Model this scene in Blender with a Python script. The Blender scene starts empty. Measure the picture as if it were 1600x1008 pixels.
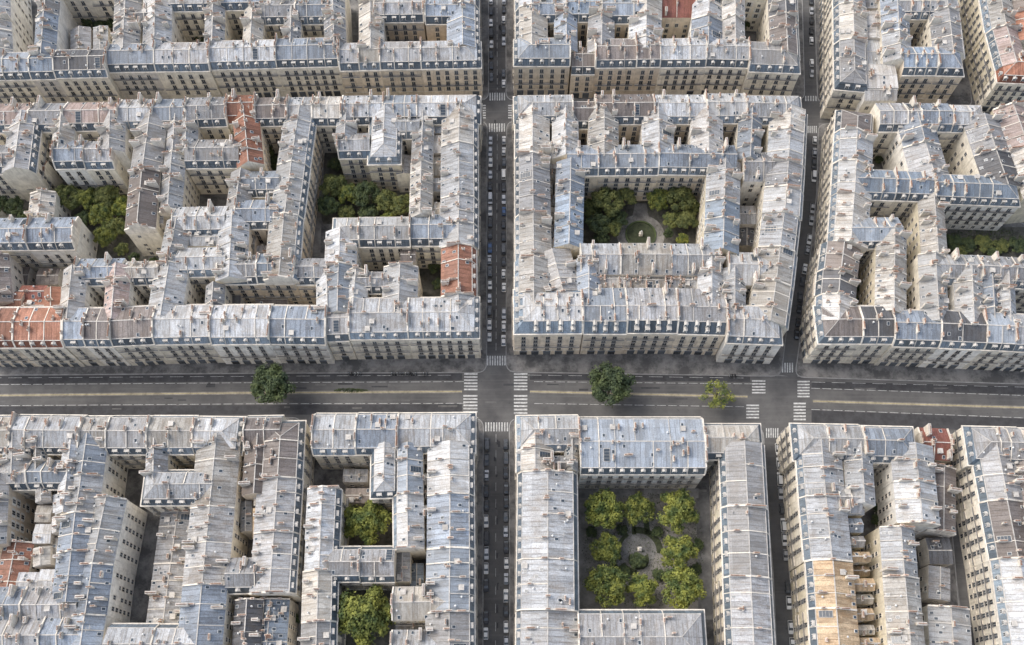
import bpy, math, random
from mathutils import Vector, Matrix, noise
from mathutils.bvhtree import BVHTree
random.seed(7)
R = random.uniform
scene = bpy.context.scene
COL = scene.collection

# ------------------------------------------------------------------ camera
H = 360.0; TH = math.radians(67.5); F = 1604.0
CAMP = Vector((0, 0, H))
FW = Vector((0, math.cos(TH), -math.sin(TH))); UP = Vector((0, math.sin(TH), math.cos(TH)))
def P(px, py, z=0.0):
    """world point at height z that the surveyed map position (px,py) stands for"""
    d = FW + Vector((1, 0, 0)) * ((px - 800) / F) - UP * ((py - 504) / F)
    t = (z - H) / d.z
    return CAMP + d * t
def proj(p):
    q = p - CAMP; d = q.dot(FW)
    return 800 + F * q.x / d, 504 - F * q.dot(UP) / d
cam = bpy.data.cameras.new('camera'); camo = bpy.data.objects.new('camera', cam); COL.objects.link(camo)
camo.location = CAMP; camo.rotation_euler = (math.pi / 2 - TH, 0, 0)
cam.sensor_width = 36; cam.lens = 36 * F / 1600; cam.clip_end = 20000; cam.clip_start = 1
scene.camera = camo

# ------------------------------------------------------------------ light
AZ, EL = -64.0, 50.0
w = bpy.data.worlds.new('World'); scene.world = w; w.use_nodes = True
nt = w.node_tree; bg = nt.nodes['Background']
sky = nt.nodes.new('ShaderNodeTexSky'); sky.sky_type = 'NISHITA'; sky.sun_disc = False
sky.sun_elevation = math.radians(EL); sky.sun_rotation = math.radians(AZ % 360)
sky.air_density = 1.0; sky.dust_density = 3.5; sky.ozone_density = 1.0
hs = nt.nodes.new('ShaderNodeHueSaturation'); hs.inputs['Saturation'].default_value = .68
nt.links.new(sky.outputs[0], hs.inputs['Color']); nt.links.new(hs.outputs[0], bg.inputs[0]); bg.inputs[1].default_value = 0.27
sl = bpy.data.lights.new('sun', 'SUN'); sl.energy = 1.25; sl.angle = math.radians(28); sl.color = (1, .95, .88)
so = bpy.data.objects.new('sun', sl); COL.objects.link(so)
sd = Vector((math.sin(math.radians(AZ)) * math.cos(math.radians(EL)), math.cos(math.radians(AZ)) * math.cos(math.radians(EL)), math.sin(math.radians(EL))))
so.rotation_euler = sd.to_track_quat('Z', 'Y').to_euler(); so.location = (0, 0, 300)
scene.view_settings.view_transform = 'Standard'; scene.view_settings.look = 'None'; scene.view_settings.exposure = 0
scene.cycles.max_bounces = 7; scene.cycles.diffuse_bounces = 5

# ------------------------------------------------------------------ materials
MATS = {}
class N:
    def __init__(s, name, rough=.7):
        s.m = bpy.data.materials.new(name); s.m.use_nodes = True; s.t = s.m.node_tree
        s.b = s.t.nodes['Principled BSDF']; s.b.inputs['Roughness'].default_value = rough
    def n(s, ty, **k):
        x = s.t.nodes.new('ShaderNode' + ty)
        for a, v in k.items(): setattr(x, a, v)
        return x
    def l(s, a, b): s.t.links.new(a, b)
    def coord(s, kind='Object', scale=(1, 1, 1), rnd=True):
        tc = s.n('TexCoord'); mp = s.n('Mapping'); mp.inputs['Scale'].default_value = scale
        if rnd:
            oi = s.n('ObjectInfo'); mu = s.n('VectorMath', operation='SCALE'); cb = s.n('CombineXYZ')
            s.l(oi.outputs['Random'], cb.inputs[0]); s.l(oi.outputs['Random'], cb.inputs[2])
            mu.inputs['Scale'].default_value = 57; s.l(cb.outputs[0], mu.inputs[0])
            ad = s.n('VectorMath', operation='ADD'); s.l(tc.outputs[kind], ad.inputs[0]); s.l(mu.outputs[0], ad.inputs[1])
            s.l(ad.outputs[0], mp.inputs['Vector'])
        else: s.l(tc.outputs[kind], mp.inputs['Vector'])
        return mp.outputs[0]
    def noise(s, vec, scale, detail=4, rough=.6):
        x = s.n('TexNoise'); x.inputs['Scale'].default_value = scale; x.inputs['Detail'].default_value = detail
        x.inputs['Roughness'].default_value = rough; s.l(vec, x.inputs['Vector']); return x.outputs['Fac']
    def ramp(s, fac, *stops):
        x = s.n('ValToRGB'); e = x.color_ramp.elements
        e[0].position, e[0].color = stops[0][0], (*stops[0][1], 1); e[1].position, e[1].color = stops[-1][0], (*stops[-1][1], 1)
        for p_, c_ in stops[1:-1]:
            k = e.new(p_); k.color = (*c_, 1)
        s.l(fac, x.inputs[0]); return x.outputs[0]
    def mix(s, a, b, fac, mode='MIX'):
        x = s.n('MixRGB', blend_type=mode)
        for i, v in ((1, a), (2, b), (0, fac)):
            if isinstance(v, (int, float)): x.inputs[i].default_value = v
            elif isinstance(v, tuple): x.inputs[i].default_value = (*v, 1)
            else: s.l(v, x.inputs[i])
        return x.outputs[0]
    def bump(s, fac, st=.4, dist=.1):
        x = s.n('Bump'); x.inputs['Strength'].default_value = st; x.inputs['Distance'].default_value = dist
        s.l(fac, x.inputs['Height']); s.l(x.outputs[0], s.b.inputs['Normal'])
    def out(s, col): s.l(col, s.b.inputs['Base Color']); return s.m
    def objbright(s, col, lo, hi):
        oi = s.n('ObjectInfo'); mr = s.n('MapRange'); mr.inputs[3].default_value = lo; mr.inputs[4].default_value = hi
        s.l(oi.outputs['Random'], mr.inputs[0]); cb = s.n('CombineXYZ')
        for i in range(3): s.l(mr.outputs[0], cb.inputs[i])
        return s.mix(col, cb.outputs[0], 1.0, 'MULTIPLY')

def c3(c, k): return tuple(min(.95, v * k) for v in c)
def zinc(name, c, stain=.5, metal=0.0):
    s = N(name, .55); s.b.inputs['Metallic'].default_value = metal
    v = s.coord()
    br = s.n('TexBrick'); br.inputs['Scale'].default_value = 1; br.inputs['Brick Width'].default_value = 1.75; br.inputs['Row Height'].default_value = 60
    br.offset = 0; br.inputs['Mortar Size'].default_value = .09; br.inputs['Mortar Smooth'].default_value = .4
    br.inputs['Color1'].default_value = (*c3(c, 1.26), 1); br.inputs['Color2'].default_value = (*c3(c, .74), 1); br.inputs['Mortar'].default_value = (*c3(c, .5), 1)
    s.l(v, br.inputs['Vector'])
    st = s.noise(s.coord(scale=(1.6, .22, .3)), 1, 6, .65)
    big = s.noise(s.coord(), .16, 3, .6)
    warm = (c[0] * .62 + .03, c[1] * .53 + .02, c[2] * .44 + .01)
    col = s.mix(br.outputs['Color'], c3(c, 1.35), s.ramp(st, (.5, (0, 0, 0)), (.72, (1, 1, 1))))
    col = s.mix(col, warm, s.mix((0, 0, 0), s.ramp(st, (.34, (1, 1, 1)), (.5, (0, 0, 0))), stain))
    col = s.mix(col, warm, s.mix((0, 0, 0), s.ramp(big, (.52, (0, 0, 0)), (.68, (1, 1, 1))), stain * .75))
    fine = s.noise(v, 2.3, 5, .7)
    col = s.mix(col, s.ramp(fine, (.3, (.55, .53, .51)), (.58, (1.0, 1.0, 1.0)), (.8, (1.2, 1.2, 1.2))), .9, 'MULTIPLY')
    dk = s.noise(s.coord(scale=(.9, .16, .2)), 1.3, 5, .7)
    col = s.mix(col, (c[0] * .38, c[1] * .36, c[2] * .34), s.mix((0, 0, 0), s.ramp(dk, (.57, (0, 0, 0)), (.68, (1, 1, 1))), .55))
    wh = s.noise(s.coord(scale=(.5, .35, .3)), 1.1, 4, .6)
    col = s.mix(col, c3(c, 1.6), s.mix((0, 0, 0), s.ramp(wh, (.62, (0, 0, 0)), (.7, (1, 1, 1))), .4))
    oi = s.n('ObjectInfo'); mu = s.n('Math', operation='MULTIPLY'); mu.inputs[1].default_value = 13.7; fr = s.n('Math', operation='FRACT'); s.l(oi.outputs['Random'], mu.inputs[0]); s.l(mu.outputs[0], fr.inputs[0])
    col = s.mix(col, (c[0] * .92, c[1] * .85, c[2] * .74), s.mix((0, 0, 0), s.ramp(fr.outputs[0], (.45, (0, 0, 0)), (1, (1, 1, 1))), .36))
    pb = s.n('TexBrick'); pb.inputs['Scale'].default_value = 1; pb.inputs['Brick Width'].default_value = 4.6; pb.inputs['Row Height'].default_value = 5.2; pb.offset = .37; pb.inputs['Mortar Size'].default_value = .05
    pb.inputs['Color1'].default_value = (1.2, 1.2, 1.2, 1); pb.inputs['Color2'].default_value = (.74, .73, .72, 1); pb.inputs['Mortar'].default_value = (.6, .6, .6, 1); s.l(s.coord(), pb.inputs['Vector'])
    col = s.mix(col, pb.outputs['Color'], .6, 'MULTIPLY')
    s.bump(br.outputs['Fac'], .6, -.12)
    return s.out(s.objbright(col, .74, 1.27))
def plain(name, c, rough=.8, ns=.5, var=.3, bright=(.9, 1.1)):
    s = N(name, rough); v = s.coord()
    col = s.mix(c3(c, 1 - var), c3(c, 1 + var * .7), s.ramp(s.noise(v, ns, 6, .65), (.32, (0, 0, 0)), (.68, (1, 1, 1))))
    return s.out(s.objbright(col, *bright))
def stone(name, c):
    s = N(name, .9); v = s.coord()
    col = s.mix(c3(c, .72), c3(c, 1.15), s.ramp(s.noise(v, .35, 7, .7), (.3, (0, 0, 0)), (.66, (1, 1, 1))))
    st = s.noise(s.coord(scale=(1.1, 1.1, .12)), 1, 5, .6)
    col = s.mix(col, (c[0] * .45, c[1] * .42, c[2] * .38), s.mix((0, 0, 0), s.ramp(st, (.52, (0, 0, 0)), (.75, (1, 1, 1))), .65))
    return s.out(s.objbright(col, .85, 1.1))
ZC = {'pale': (.425, .44, .45), 'blue': (.275, .315, .365), 'warm': (.43, .415, .38), 'brown': (.205, .18, .165), 'dark': (.11, .113, .12),
      'steel': (.22, .27, .33), 'white': (.49, .485, .47), 'red': (.33, .155, .10), 'brick': (.23, .09, .068), 'tan': (.44, .33, .21), 'rose': (.40, .32, .29), 'mid': (.33, .335, .34)}
ZN = {'pale': 'pale zinc', 'blue': 'bluish zinc', 'warm': 'warm grey', 'brown': 'brownish', 'dark': 'blackish', 'steel': 'dark blue',
      'white': 'whitish', 'red': 'orange tile', 'brick': 'red tile', 'tan': 'sandy tan', 'rose': 'pinkish', 'mid': 'grey zinc'}
ROOF = {k: zinc('roof_' + k, c, stain=.65 if k in ('pale', 'warm', 'white', 'mid', 'rose') else (.95 if k in ('red', 'brick', 'tan') else .4)) for k, c in ZC.items()}
SLATE = zinc('slate_mansard', (.12, .155, .19), .3)
SLATE2 = zinc('slate_mansard_pale', (.21, .26, .31), .3)
SLATER = zinc('tile_mansard', (.27, .11, .07), .3)
WALL = {'cream': stone('limestone_cream', (.77, .715, .60)), 'tan': stone('limestone_tan', (.70, .605, .475)), 'white': stone('render_white', (.82, .79, .72)), 'grey': stone('render_grey', (.62, .58, .52)), 'ochre': stone('render_ochre', (.70, .63, .48))}
PARTY = stone('party_wall_render', (.74, .68, .58))
BRICK = stone('chimney_brick', (.62, .54, .46))
POT = plain('terracotta', (.36, .20, .13), .8, 2)
WHITE = plain('painted_white', (.66, .66, .63), .6, 1, .2)
LEAD = plain('lead_cap', (.5, .47, .42), .6, .8, .35)
IRON = plain('wrought_iron', (.17, .17, .17), .6)
gm = N('window_glass', .12); gm.b.inputs['Specular IOR Level'].default_value = .6
GLASS = gm.out(gm.objbright(gm.mix((.035, .042, .05), (.13, .14, .15), gm.noise(gm.coord(), .8)), .5, 1.6))
SKYGL = plain('skylight_glass', (.06, .075, .09), .1, 1)
s = N('asphalt', .9); v = s.coord('Object', rnd=False)
col = s.mix((.07, .069, .069), (.13, .127, .122), s.ramp(s.noise(v, .07, 6, .65), (.35, (0, 0, 0)), (.65, (1, 1, 1))))
col = s.mix(col, (.16, .156, .15), s.mix((0, 0, 0), s.ramp(s.noise(s.coord('Object', (.03, .9, 1), False), 1, 5), (.5, (0, 0, 0)), (.75, (1, 1, 1))), .45))
col = s.mix(col, (.03, .03, .032), s.ramp(s.noise(v, .6, 5, .7), (.62, (0, 0, 0)), (.74, (.7, .7, .7))))
ASPH = s.out(col)
s = N('pavement_asphalt', .9); v = s.coord('Object', rnd=False)
col = s.mix((.085, .083, .08), (.235, .225, .21), s.ramp(s.noise(v, .13, 7, .72), (.42, (0, 0, 0)), (.6, (1, 1, 1))))
col = s.mix(col, (.045, .045, .045), s.ramp(s.noise(v, .32, 5, .7), (.56, (0, 0, 0)), (.75, (.7, .7, .7))))
PAVE = s.out(col)
COURT = plain('courtyard_paving', (.21, .205, .195), .9, .25, .45)
ASPHD = plain('asphalt_dark', (.052, .052, .055), .9, .35, .35, (1, 1))
ASPHL = plain('asphalt_pale', (.125, .122, .118), .9, .5, .3, (.8, 1.1))
GRAVEL = plain('gravel', (.22, .208, .19), .95, .25, .5)
CURB = plain('granite_curb', (.27, .265, .255), .8, .4)
PAINT = plain('road_paint', (.50, .50, .48), .7, 1.1, .5)
YELL = plain('yellow_strip', (.40, .345, .2), .8, .5, .35)
MEDI = plain('median_stone', (.24, .22, .185), .9, .5, .4)
GRASS = plain('grass', (.05, .06, .03), .95, .4, .5)
BARK = plain('bark', (.09, .07, .05), .95, 1)
def leaf(name, a, b):
    s = N(name, .75); v = s.coord('Object', rnd=True)
    col = s.mix(a, b, s.ramp(s.noise(v, .35, 4, .6), (.38, (0, 0, 0)), (.62, (1, 1, 1))))
    return s.out(s.objbright(col, .85, 1.15))
LEAF = {'bright': leaf('leaves_bright', (.05, .082, .02), (.245, .255, .045)), 'olive': leaf('leaves_olive', (.055, .075, .022), (.16, .17, .045)),
        'dark': leaf('leaves_dark', (.03, .05, .022), (.085, .11, .035))}

# ------------------------------------------------------------------ mesh helpers
class MB:
    def __init__(s): s.v = []; s.f = []; s.m = []
    def face(s, pts, mi=0):
        i = len(s.v); s.v.extend([tuple(p) for p in pts]); s.f.append(tuple(range(i, i + len(pts)))); s.m.append(mi)
    def box(s, x0, x1, y0, y1, z0, z1, mi=0, M=None):
        c = [Vector((x, y, z)) for z in (z0, z1) for y in (y0, y1) for x in (x0, x1)]
        if M: c = [M @ p for p in c]
        i = len(s.v); s.v.extend([tuple(p) for p in c])
        for q in ((0, 2, 3, 1), (4, 5, 7, 6), (0, 1, 5, 4), (1, 3, 7, 5), (3, 2, 6, 7), (2, 0, 4, 6)):
            s.f.append(tuple(i + k for k in q)); s.m.append(mi)
    def tube(s, a, b, r0, r1, n=6, mi=0):
        a, b = Vector(a), Vector(b); d = (b - a).normalized(); u = d.orthogonal().normalized(); w_ = d.cross(u); i = len(s.v)
        for c, r in ((a, r0), (b, r1)):
            for k in range(n):
                t = 2 * math.pi * k / n; s.v.append(tuple(c + u * (math.cos(t) * r) + w_ * (math.sin(t) * r)))
        for k in range(n):
            s.f.append((i + k, i + (k + 1) % n, i + n + (k + 1) % n, i + n + k)); s.m.append(mi)
        s.f.append(tuple(i + n + k for k in range(n))); s.m.append(mi)
    def mesh(s, name, mats):
        me = bpy.data.meshes.new(name); me.from_pydata(s.v, [], s.f)
        for m_ in mats: me.materials.append(m_)
        me.polygons.foreach_set('material_index', s.m); me.update(); return me
def add(name, me, parent=None, loc=(0, 0, 0), rz=0.0):
    o = bpy.data.objects.new(name, me); COL.objects.link(o)
    if parent: o.parent = parent
    o.location = loc; o.rotation_euler = (0, 0, rz); return o
def struct(name, mb, mats):
    o = add(name, mb.mesh(name, mats)); o['kind'] = 'structure'; return o
def tag(o, label, cat, group=None):
    o['label'] = label; o['category'] = cat
    if group: o['group'] = group
    return o

# shared small meshes ------------------------------------------------
def window_mesh(w_, h_):
    m = MB()  # faces -y ; origin at sill centre
    m.box(-w_ / 2, w_ / 2, -.03, .05, 0, h_, 0)
    for a, b, z0, z1 in ((-w_ / 2 - .14, -w_ / 2, -.05, h_ + .14), (w_ / 2, w_ / 2 + .14, -.05, h_ + .14), (-w_ / 2, w_ / 2, h_, h_ + .14)):
        m.box(a, b, -.10, .05, z0, z1, 1)
    m.box(-w_ / 2 - .2, w_ / 2 + .2, -.2, .05, -.16, -.05, 1)
    m.box(-.035, .035, -.05, 0, 0, h_, 2)
    return m
WIN = window_mesh(1.3, 2.2).mesh('window', [GLASS, PARTY, WHITE])
WINS = window_mesh(1.2, 1.5).mesh('window_small', [GLASS, PARTY, WHITE])
m = window_mesh(1.45, 2.35)
m.box(-.85, .85, -.4, -.36, -.05, .6, 3); m.box(-.95, .95, -.4, 0, -.1, -.04, 1)
WINB = m.mesh('window_balconet', [GLASS, PARTY, WHITE, IRON])
m = window_mesh(1.45, 2.35)
m.box(-1.45, -.78, -.12, .02, 0, 2.35, 2); m.box(.78, 1.45, -.12, .02, 0, 2.35, 2)
WINSH = m.mesh('window_shutter', [GLASS, PARTY, WHITE])
m = MB(); m.box(-1.35, 1.35, -.06, .05, 0, 3.3, 0); m.box(-1.5, -1.35, -.16, .05, 0, 3.5, 1); m.box(1.35, 1.5, -.16, .05, 0, 3.5, 1); m.box(-1.35, 1.35, -.3, .05, 3.3, 3.55, 2)
SHOP = m.mesh('shopfront', [GLASS, PARTY, plain('awning_fascia', (.13, .15, .17), .7)])
DORM = []
for wd, hd, rt in ((1.35, 1.9, 0), (1.5, 1.8, 1), (1.2, 1.7, 0)):
    m = MB(); a = wd / 2
    m.box(-a, a, 0, 1.5, 0, hd, 1)
    dwm = MB(); dwm.box(-a + .22, a - .22, -.03, 0.02, .2, hd - .22, 0); dwm.box(-.04, .04, -.06, 0, .2, hd - .22, 1); dwm = dwm.mesh('window', [GLASS, WHITE])
    m.box(-a - .12, -a, -.12, 1.4, 0, .3, 1); m.box(a, a + .12, -.12, 1.4, 0, .3, 1)
    if rt == 0:
        m.face([(-a - .15, -.2, hd), (a + .15, -.2, hd), (0, -.2, hd + .45)], 1)
        m.face([(-a - .15, -.2, hd), (0, -.2, hd + .45), (0, 1.7, hd + .45), (-a - .15, 1.7, hd)], 2)
        m.face([(a + .15, -.2, hd), (a + .15, 1.7, hd), (0, 1.7, hd + .45), (0, -.2, hd + .45)], 2)
    else: m.box(-a - .15, a + .15, -.22, 1.6, hd, hd + .16, 2)
    DORM.append((m.mesh('dormer', [GLASS, WHITE, LEAD]), dwm))
CHIM = []
for n in (2, 3, 4, 6, 8, 11):
    for bc in (0, 1):
        m = MB(); L = n * .42 + .3; hh = R(1.0, 1.7)
        m.box(-.27, .27, -L / 2, L / 2, -2.2, hh, 0); m.box(-.33, .33, -L / 2 - .08, L / 2 + .08, hh, hh + .14, 1 if bc else 0)
        for k in range(n):
            y = (k - (n - 1) / 2) * .42; ph = R(.45, .9)
            m.tube((0, y, hh + .1), (0, y, hh + .14 + ph), .17, .13, 6, 2)
        CHIM.append((n, m.mesh('chimney', [PARTY if bc else BRICK, LEAD, POT])))
TALL = []
for n in (4, 6, 8):
    m = MB(); L = n * .42 + .3; hh = R(3.2, 4.4); m.box(-.4, .4, -L / 2, L / 2, -3, hh, 0); m.box(-.5, .5, -L / 2 - .1, L / 2 + .1, hh, hh + .18, 1)
    for k in range(n): y = (k - (n - 1) / 2) * .42; m.tube((0, y, hh + .1), (0, y, hh + R(.6, 1.0)), .13, .09, 6, 2)
    TALL.append(m.mesh('chimney', [PARTY, LEAD, POT]))
m = MB(); m.box(-.5, .5, -.65, .65, -.1, .14, 1); m.box(-.4, .4, -.55, .55, .14, .17, 0); SKYL = m.mesh('skylight', [SKYGL, WHITE])
m = MB(); m.box(-1.1, 1.1, -2.2, 2.2, -.1, .25, 1)
for k in range(4): m.box(-.95, .95, -2.05 + k * 1.04, -2.05 + k * 1.04 + .95, .25, .29, 0)
GLR = m.mesh('glass_roof', [SKYGL, LEAD])
m = MB(); m.box(-.8, .8, -.8, .8, -.8, .7, 0); m.box(-.9, .9, -.9, .9, .7, .82, 1); m.box(-.5, .5, -.83, -.79, .0, .6, 2); HATCH = m.mesh('roof_hatch', [WHITE, LEAD, GLASS])
m = MB(); m.tube((0, 0, -.6), (0, 0, .8), .22, .22, 8); m.tube((0, 0, .8), (0, 0, 1.05), .36, .1, 8); VENT = m.mesh('vent', [WHITE])
m = MB(); m.tube((0, 0, -.6), (0, 0, 2.4), .05, .04, 5); m.box(-.9, .9, -.03, .03, 2.2, 2.26); m.box(-.7, .7, -.03, .03, 1.8, 1.85); m.box(-.03, .03, -.6, .6, 2.0, 2.05); ANT = m.mesh('antenna', [LEAD])
m = MB()
for k in range(7):
    t0, t1 = math.pi * k / 7, math.pi * (k + 1) / 7
    m.face([(0, 0, .25), (.0 + .5 * math.cos(t0), -.12, .75 + .5 * math.sin(t0) - .5 + .2), (.5 * math.cos(t1), -.12, .45 + .5 * math.sin(t1))])
m.tube((0, 0, -.5), (0, 0, .3), .04, .04, 5); DISH = m.mesh('satellite_dish', [WHITE])

# ------------------------------------------------------------------ buildings
BT = []      # world polygons for the visibility test
FIT = []     # (visibility point, normal, creator)
NB = 0
def world_of(root): return Matrix.Translation(root.location) @ Matrix.Rotation(root.rotation_euler.z, 4, 'Z')
def ship(name, mb, mats, root, bvh=True):
    o = add(name, mb.mesh(name, mats), root)
    if bvh:
        Mw = world_of(root)
        for f in mb.f: BT.append([Mw @ Vector(mb.v[i]) for i in f])
    return o
def compass(n):
    if abs(n.y) > abs(n.x): return 'N' if n.y > 0 else 'S'
    return 'E' if n.x > 0 else 'W'
FLOORS = [(.3, 'shop'), (5.3, 'w'), (8.9, 'w'), (12.4, 'w'), (15.8, 'w')]

def building(p0, p1, W, h, m, e0, e1, roofc, wallc, label, group, drop=5.3, name='apartment_building', street='', cat='building', wins='NSEW', clutter=1.0, tall=False):
    global NB; NB += 1
    p0 = Vector((p0.x, p0.y, 0)); p1 = Vector((p1.x, p1.y, 0)); d = p1 - p0; L = d.length; ang = math.atan2(d.y, d.x)
    if L < 2.5: return
    root = bpy.data.objects.new(name, None); COL.objects.link(root); root.location = p0; root.rotation_euler = (0, 0, ang); root.empty_display_size = 2
    tag(root, label, cat, group)
    dx = d.normalized(); nl = Vector((-dx.y, dx.x, 0)); cs = {1: compass(nl), -1: compass(-nl)}; ce = {0: compass(-dx), 1: compass(dx)}
    wd = W / 2; man = {s_: (cs[s_] in m) or 'h' in (e0, e1) for s_ in (1, -1)}
    ins, mh, zr = (3.2, 4.3, h + drop) if tall else (1.5, 3.1, h + drop)
    if drop < 4: man = {1: False, -1: False}; mh = 0
    def eave(s_): return h if man[s_] else h + min(1.6, drop * .3)
    hipd = min(wd * .95, L * .45)
    xi = {0: 0.0, 1: L}; sg = {0: 1, 1: -1}
    hip = {0: e0 == 'h', 1: e1 == 'h'}
    def brk(s_):   # y,z of slope start
        return (s_ * (wd - ins), h + mh) if man[s_] else (s_ * (wd + .12), eave(s_) - .05)
    def xin(k, amount): return xi[k] + (sg[k] * amount if hip[k] else 0)
    # walls
    wm = MB()
    for s_ in (1, -1):
        y = s_ * wd; q = [(0, y, 0), (L, y, 0), (L, y, eave(s_)), (0, y, eave(s_))]
        wm.face(q if s_ < 0 else q[::-1])
    for k in (0, 1):
        x = xi[k]
        if hip[k]: q = [(x, -wd, 0), (x, wd, 0), (x, wd, h), (x, -wd, h)]
        else:
            q = [(x, -wd, 0), (x, wd, 0), (x, wd, eave(1))]
            if man[1]: q.append((x, wd - ins, h + mh))
            q.append((x, 0, zr - .02))
            if man[-1]: q.append((x, -(wd - ins), h + mh))
            q.append((x, -wd, eave(-1)))
        wm.face(q)
    for s_ in (1, -1):
        if man[s_]:
            a, b = sorted((s_ * (wd - .02), s_ * (wd + .38))); wm.box(-.0 if not hip[0] else -.36, L if not hip[1] else L + .36, a, b, h - .55, h + .05, 1)
            a, b = sorted((s_ * (wd - .02), s_ * (wd + .2))); wm.box(.05, L - .05, a, b, 4.55, 4.85, 1)
    for k in (0, 1):
        if hip[k]:
            a, b = sorted((xi[k] + sg[k] * .02, xi[k] - sg[k] * .38)); wm.box(a, b, -wd, wd, h - .56, h + .04, 1)
            a, b = sorted((xi[k] + sg[k] * .02, xi[k] - sg[k] * .2)); wm.box(a, b, -wd, wd, 4.5, 4.86, 1)
    ship('wall', wm, [WALL[wallc], PARTY], root)
    # balconies
    if h > 17 and drop > 4:
        for s_ in (1, -1):
            if man[s_]:
                for zb in ((8.6,) if random.random() < .4 else (8.6, 15.5)):
                    bm_ = MB(); a, b = sorted((s_ * wd, s_ * (wd + .75))); bm_.box(.4, L - .4, a, b, zb - .18, zb)
                    a, b = sorted((s_ * (wd + .68), s_ * (wd + .72))); bm_.box(.4, L - .4, a, b, zb, zb + .6, 1)
                    n_ = nl * s_; pt = p0 + dx * (L / 2) + n_ * (wd + .8) + Vector((0, 0, zb + .5))
                    FIT.append((pt, n_, L, dx, lambda bm_=bm_, root=root: add('balcony', bm_.mesh('balcony', [PARTY, IRON]), root)))
        for k in (0, 1):
            if hip[k]:
                for zb in (8.6, 15.5):
                    bm_ = MB(); a, b = sorted((xi[k], xi[k] - sg[k] * .75)); bm_.box(a, b, -wd + .1, wd - .1, zb - .17, zb + .01)
                    a, b = sorted((xi[k] - sg[k] * .68, xi[k] - sg[k] * .72)); bm_.box(a, b, -wd + .1, wd - .1, zb + .01, zb + .85, 1)
                    n_ = dx * (-sg[k]); pt = p0 + dx * xi[k] + n_ * .8 + Vector((0, 0, zb + .5))
                    FIT.append((pt, n_, W, nl, lambda bm_=bm_, root=root: add('balcony', bm_.mesh('balcony', [PARTY, IRON]), root)))
    # mansard
    smat = [SLATER if roofc in ('red', 'brick') else (SLATE2 if roofc in ('pale', 'white', 'warm') and random.random() < .55 else SLATE)]
    if any(man.values()) and drop >= 4:
        mm = MB()
        for s_ in (1, -1):
            if man[s_]:
                if mm.f and not any(hip.values()): ship('mansard', mm, smat, root); mm = MB()
                q = [(xin(0, 0), s_ * (wd - .05), h), (xin(1, 0), s_ * (wd - .05), h), (xin(1, ins), s_ * (wd - ins), h + mh), (xin(0, ins), s_ * (wd - ins), h + mh)]
                mm.face(q if s_ < 0 else q[::-1])
        for k in (0, 1):
            if hip[k]: mm.face([(xi[k] + sg[k] * .05, -wd, h), (xi[k] + sg[k] * .05, wd, h), (xin(k, ins), wd - ins, h + mh), (xin(k, ins), -(wd - ins), h + mh)])
        ship('mansard', mm, smat, root)
    # upper roof : strips with slight irregularity
    rm = MB(); x0r, x1r = xin(0, hipd), xin(1, hipd)
    nseg = max(2, int(L / 2.6)); sag = R(.0, .12)
    for s_ in (1, -1):
        yb, zb = brk(s_); xa, xb = xin(0, ins if man[s_] else 0), xin(1, ins if man[s_] else 0)
        prev = None
        for i in range(nseg + 1):
            t = i / nseg; jit = 0 if i in (0, nseg) else R(-.09, .09)
            lo = Vector((xa + (xb - xa) * t, yb, zb)); hi = Vector((x0r + (x1r - x0r) * t, 0, zr)); mid = lo.lerp(hi, .5) + Vector((0, 0, jit - sag * 0 + R(-.08, .08)))
            if prev:
                for A_, B_, C_, D_ in ((prev[0], lo, mid, prev[1]), (prev[1], mid, hi, prev[2])):
                    q = [A_, B_, C_, D_]; rm.face(q if s_ < 0 else q[::-1], 0)
            prev = (lo, mid, hi)
    for k in (0, 1):
        if hip[k]: rm.face([(xin(k, ins), -(wd - ins), h + mh), (xin(k, ins), wd - ins, h + mh), (xin(k, hipd), 0, zr)])
    rm.box(x0r, x1r, -.16, .16, zr - .05, zr + .13, 1)
    for s_ in (1, -1):                       # gutter edge line between slopes
        if man[s_]:
            a, b = sorted((s_ * (wd - ins - .1), s_ * (wd - ins + .16))); rm.box(xin(0, ins), xin(1, ins), a, b, h + mh - .12, h + mh + .07, 1)
        for k in (0, 1):
            if hip[k]:
                A_ = Vector((xin(k, ins), s_ * (wd - ins), h + mh)); B_ = Vector((xin(k, hipd), 0, zr)); rm.tube(A_, B_, .14, .14, 4, 1)
    ship('roof', rm, [ROOF[roofc], LEAD], root)
    def zro(y):
        s_ = 1 if y >= 0 else -1; yb, zb = brk(s_); return zr + (zb - zr) * min(1, abs(y) / abs(yb))
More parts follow.
